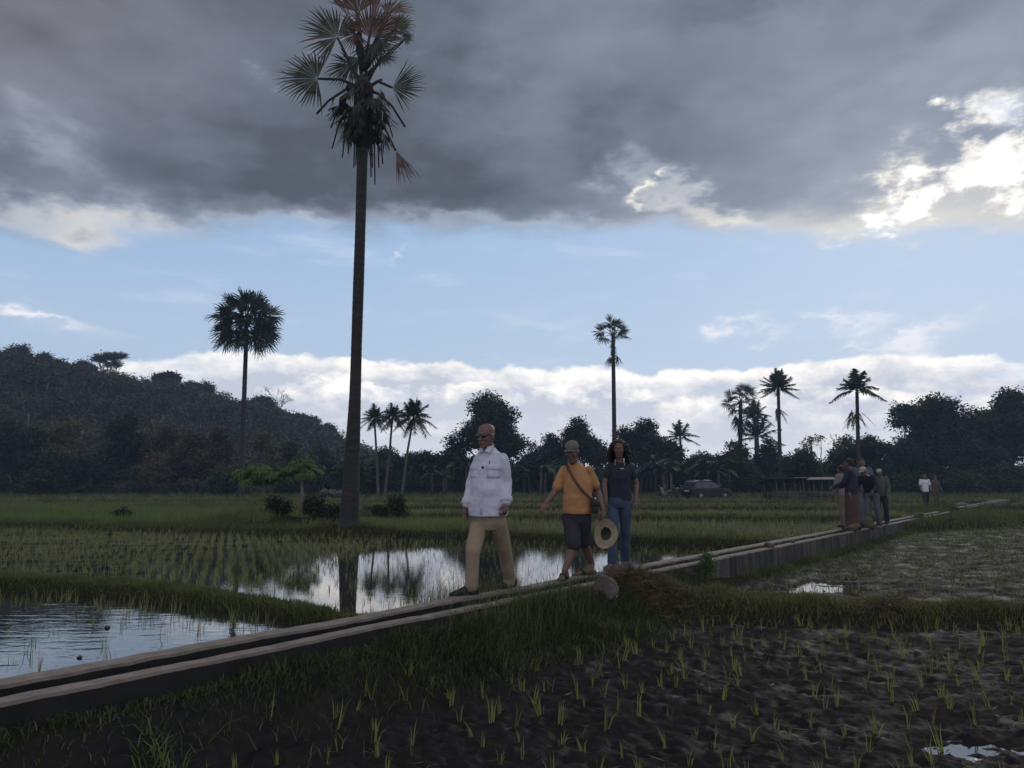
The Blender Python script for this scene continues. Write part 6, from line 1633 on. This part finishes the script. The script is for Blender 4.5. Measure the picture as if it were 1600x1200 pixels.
def shelter(name, label, px0, px1, Y, top_py, back_py, roof, seed, tilt=.3):
    random.seed(seed); a_, b_ = at(px0, 780, Y), at(px1, 780, Y); W = b_.x - a_.x; zt = at(px0, top_py, Y).z - .3
    t = thing(name, label, 'shelter', (a_.x, Y, .3)); D = 2.6
    for i in range(4):
        for j in (0, 1):
            x = W * i / 3 + random.gauss(0, .05); mb = MB(); h_ = zt - (0 if j == 0 else tilt) + random.uniform(-.05, .02)
            mb.tube([(x, D * j, -.2), (x + random.gauss(0, .03), D * j, h_ * .5), (x + random.gauss(0, .04), D * j, h_)], [.05, .045, .045], 6); mb.build('post', M['timber'], t)
    mb = MB(); q = [Vector((x, y, z)) for x, y, z in ((-.35, -.4, zt + .02), (W + .35, -.4, zt + .06), (W + .35, D + .4, zt - tilt), (-.35, D + .4, zt - tilt - .05))]
    n = 26; V0, F0 = [], []
    for i in range(n + 1):
        for j in range(2):
            u_ = i / n; p_ = q[0].lerp(q[1], u_) if j == 0 else q[3].lerp(q[2], u_); V0.append(p_ + Vector((0, 0, .025 * (i % 2)))); 
    k = len(V0); V0 += [v - Vector((0, 0, .03)) for v in V0]
    for i in range(n): a0 = i * 2; F0 += [(a0, a0 + 2, a0 + 3, a0 + 1), (k + a0, k + a0 + 1, k + a0 + 3, k + a0 + 2), (a0, k + a0, k + a0 + 2, a0 + 2), (a0 + 1, a0 + 3, k + a0 + 3, k + a0 + 1)]
    mb.add(V0, F0); mb.build('roof', M[roof], t, smooth=False)
    mb = MB()
    for i in range(14):
        x = W * i / 13; mb.box((x, D + .06, (zt - tilt) * .5 - .05), (W / 15, .03, (zt - tilt) * random.uniform(.8, .96)))
    mb.build('back_boards', M['dark_interior'], t, smooth=False)
    for z in (.45, .75):
        mb = MB(); mb.tube([(-.2, -.05, z), (W + .2, -.06, z + random.gauss(0, .04))], [.035, .03], 6); mb.build('rail', M['timber'], t)
    mb = MB(); mb.box((W * .5, D * .5, .55), (W * .9, D * .7, .06)); mb.build('platform', M['timber'], t, smooth=False)
    for i in range(5):
        mb = MB(); x = W * (i + .5) / 5; mb.tube([(x, -.02, -.1), (x + random.gauss(0, .05), -.02, .8)], [.03, .03], 5); mb.build('picket', M['timber'], t)
    return t
shelter('open_shelter', 'open timber shelter with thin posts and flat grey roof at the field edge', 1212, 1256, 58, 748, 785, 'thatch', 1)
shelter('open_shelter', 'wider dark shelter with sloping tin roof just left of the standing group', 1270, 1318, 60, 750, 785, 'rust_roof', 2, tilt=-.25)
# fence of thin sticks in front of the shelters
random.seed(9); t = thing('stick_fence', 'rough fence of thin crooked sticks in front of the two shelters', 'fence', (at(1200, 780, 55).x, 55, .3)); wid = at(1312, 780, 55).x - at(1200, 780, 55).x
for i in range(13):
    x = wid * i / 12 + random.gauss(0, .06); mb = MB(); mb.tube([(x, 0, -.1), (x + random.gauss(0, .04), 0, random.uniform(.7, 1.15))], [.03, .025], 5); mb.build('stick', M['timber'], t)
for z in (.35, .7):
    mb = MB(); mb.tube([(0, .03, z), (wid * .5, .05, z + .05), (wid, .03, z)], [.025] * 3, 5); mb.build('rail', M['timber'], t)
# brush heap with pale stones beside the left far bank (left of the tall trunk)
def stone(label, loc, r, seed, mat='rock', name='stone', cat='stone', group=None, flat=.7, rough=.28):
    random.seed(seed); me = bpy.data.meshes.new(name); bm = bmesh.new(); bmesh.ops.create_icosphere(bm, subdivisions=4, radius=1.0)
    ox = random.uniform(0, 50)
    for v in bm.verts:
        n = v.co.copy(); d = 1 + rough * mnoise.noise(n * 1.3 + Vector((ox, 0, 0))) + rough * .4 * mnoise.noise(n * 3.7 + Vector((ox, 3, 0))) + rough * .12 * mnoise.noise(n * 11 + Vector((ox, 3, 0)))
        v.co = Vector((n.x * r[0], n.y * r[1], n.z * r[2])) * d
    bm.to_mesh(me); bm.free(); me.materials.append(M[mat]); me.shade_smooth()
    o = link(name, me, None, loc); o.rotation_euler = (random.gauss(0, .2), random.gauss(0, .2), random.uniform(0, 6)); return tag(o, label, cat, group)
p = at(946, 925, 8.6); st_ = stone('rounded grey brown boulder sitting in the straw beside the channel', (p.x, p.y, p.z), (.145, .14, .16), 11, rough=.30, name='boulder'); st_.rotation_euler = (0, .1, .4)
def lip_stone(label, px, n_, r, seed, mat='rock', dz=0):
    q = col_on_line(px, n_, ZTOP); stone(label, (q.x, q.y, ZTOP + r[2] * .75 + dz), r, seed, mat, group=None)
lip_stone('dark flat clod on the near lip left of the large lump by the group', 1331, N_NEAR - .07, (.20, .12, .09), 5, 'clod')
lip_stone('larger dark lump on the near lip below the standing group', 1356, N_NEAR - .07, (.24, .15, .15), 6, 'clod')
lip_stone('small dark stone on the near lip where the wall is tallest', 1202, N_NEAR - .07, (.10, .07, .05), 7, 'clod')
lip_stone('tiny pebble on the near lip right of the small dark stone', 1238, N_NEAR - .07, (.05, .04, .03), 8, 'clod')
lip_stone('grassy clod of soil on the lips in front of the woman\'s shoes', 966, -4.60, (.11, .10, .06), 9, 'clod', .02)
lip_stone('flat stone on the near lip right of the standing group', 1436, N_NEAR - .07, (.25, .16, .10), 10, 'rock')
q = at(1500, 786, 41); stone('pale broken concrete block lying in the grass beyond the group', (q.x, q.y, .38), (.55, .3, .22), 12, 'rock', name='concrete_block', cat='block')
q = at(165, 981, 6.9); stone('small dark lump breaking the surface of the open pond', (gnd(168, 981, .2).x, gnd(168, 981, .2).y, .205), (.04, .025, .014), 13, 'clod', name='clod', cat='clod')
q = gnd(124, 1028, .2); stone('tiny dark lump in the open pond nearest the channel', (q.x, q.y, .205), (.025, .018, .010), 14, 'clod', name='clod', cat='clod')
q = at(1240, 791, 54); stone('pale scrap of sheet lying in front of the left shelter', (q.x, q.y, .36), (.55, .25, .10), 15, 'tin', name='scrap_sheet', cat='scrap')
for i, (px, py, Y) in enumerate([(506, 770, 62), (520, 771, 62), (532, 772, 61)]):
    q = at(px, py, Y); stone('pale stone in the short row of three left of the tall trunk', (q.x, q.y, q.z), (.5, .3, .3), 20 + i, 'rock', group='pale stones left of the tall trunk')
# straw pulled up beside the boulder
def heap(label, cx, cy, rx, ry, H, n, mats, ln, seed, name='straw_heap', cat='straw heap'):
    random.seed(seed); z0 = float(height(np.array([cx]), np.array([cy]))[0][0]); so = Soup([M[k] for k in mats])
    u = rng.normal(0, .42, (n, 2)); x, y = u[:, 0] * rx, u[:, 1] * ry; z = H * np.exp(-(u ** 2).sum(1) * 1.6) * rng.uniform(.3, 1, n)
    gz_, _ = height(cx + x, cy + y); P = np.stack([x, y, gz_ - z0 + z], 1); d = unit(n); d[:, 2] *= .35; d = norm(d); nn = norm(np.cross(d, unit(n)))
    L_ = ln * rng.uniform(.4, 1.3, n); V, F = cards(P, d, nn, L_, L_ * 0 + .006); mi = rng.integers(0, len(mats), n)
    for k in range(len(mats)):
        kk = mi == k; Vk = V.reshape(-1, 4, 3)[kk].reshape(-1, 3); so.add(Vk, np.arange(len(Vk)).reshape(-1, 4), None, k)
    o = link(name, so.mesh(name), None, (cx, cy, z0)); return tag(o, label, cat)
q = at(955, 925, 9.0); heap('heap of reddish brown straw behind and right of the boulder', q.x + .33, 9.05, .62, .40, .14, 4600, ('straw', 'straw', 'dry_grass'), .20, 1)
heap('flattened mat of straw left of the boulder along the wall', q.x - .48, 8.95, .55, .30, .10, 2200, ('straw', 'dry_grass'), .16, 2, 'straw_mat')
q = at(1385, 968, 8.75); heap('small tangle of dry palm leaf on the near bank at right', q.x, 8.72, .30, .14, .10, 420, ('dry_grass', 'straw'), .22, 3, 'dry_leaf_tangle', 'dry leaves')
n = 1500; lx = rng.uniform(-2.6, 6, n); ly = rng.uniform(3.6, 9, n); kk = (ncoord(lx, ly) - N_NEAR > .35) & (pn(lx * 1.1 + 2, ly * 1.1) > -.15); lx, ly = lx[kk], ly[kk]
lz, _ = height(lx, ly); d = unit(len(lx)); d[:, 2] *= .22; d = norm(d); nn = norm(np.cross(d, unit(len(lx)))); ll_ = rng.uniform(.03, .16, len(lx)); V, F = cards(np.stack([lx, ly, lz + .008], 1), d, nn, ll_, ll_ * 0 + .006)
tag(link('straw_litter', npmesh('straw_litter', V, F, None, [M['straw']])), 'loose bits of straw and stubble scattered on the near mud', 'straw', kind='stuff')
def litter(label, px, py, Y, ln, wd, seed, mat='dry_piece', name='dead_leaf', group='dead leaves on the near mud', cat='dead leaf'):
    random.seed(seed); g_ = at(px, py, Y); zz = float(height(np.array([g_.x]), np.array([Y]))[0][0]) + .012
    a_ = random.uniform(0, 3.1); V, F0 = [], []
    for i in range(8):
        u_ = i / 7; w_ = wd * math.sin(math.pi * min(.98, .04 + u_ * .93)) ** .7; c = Vector(((u_ - .5) * ln * math.cos(a_), (u_ - .5) * ln * math.sin(a_), .03 * math.sin(u_ * 5 + seed) + .012)); s_ = Vector((-math.sin(a_), math.cos(a_), .25 * math.sin(u_ * 3)))
        V += [c - s_ * w_ * .5, c + Vector((0, 0, -.012)), c + s_ * w_ * .5]
    for i in range(7):
        for j in range(2): k = i * 3 + j; F0.append((k, k + 3, k + 4, k + 1))
    me = bpy.data.meshes.new(name); me.from_pydata([tuple(v) for v in V], [], F0); me.materials.append(M[mat]); me.shade_smooth()
    o = link(name, me, None, (g_.x, Y, zz)); sm = o.modifiers.new('t', 'SOLIDIFY'); sm.thickness = .003; return tag(o, label, cat, group)
M['dry_piece'] = plain('dry_leaf', (.095, .072, .055), .8, var=.35, scale=20); M['husk'] = plain('yellow_husk', (.34, .21, .09), .8, var=.3, scale=12)
for i, (px, py, ln) in enumerate([(342, 1088, .26), (408, 1095, .20), (520, 1082, .17)]):
    g_ = gnd(px, py, .03); litter(['broad curled dead leaf, leftmost on the near mud', 'pale dead leaf second from the left on the near mud', 'upturned dead leaf third from the left near the grass', 'small dead leaf scrap right of the second one', 'thin dead leaf near the foot of the grassy bank', 'narrow dead leaf among seedlings in the middle of the near mud', 'dead leaf at the lower edge left of centre', 'small dead leaf in the middle of the right mud'][i], px, py, g_.y, ln, .05 + .01 * (i % 3), 30 + i, group=None)
g_ = gnd(962, 962, .1); litter('yellowish split husk lying just in front of the boulder', 962, 960, g_.y, .26, .055, 50, 'husk', 'husk', None, 'husk')
# leaning bare stems by the round fan palm

# ---------------------------------------------------------------- the air
mb = MB(); mb.box((-5, 130, 24.5), (420, 285, 55)); hz = mb.build('haze', None, smooth=False)
m = bpy.data.materials.new('haze_air'); m.use_nodes = True; N, L = m.node_tree.nodes, m.node_tree.links
N.remove(N['Principled BSDF']); v = N.new('ShaderNodeVolumePrincipled'); v.inputs['Density'].default_value = .00075
v.inputs['Color'].default_value = (.46, .68, 1, 1); v.inputs['Anisotropy'].default_value = .2; L.new(v.outputs[0], N['Material Output'].inputs['Volume'])
hz.data.materials.append(m); tag(hz, 'thin blue evening haze over the fields', 'haze', kind='stuff')
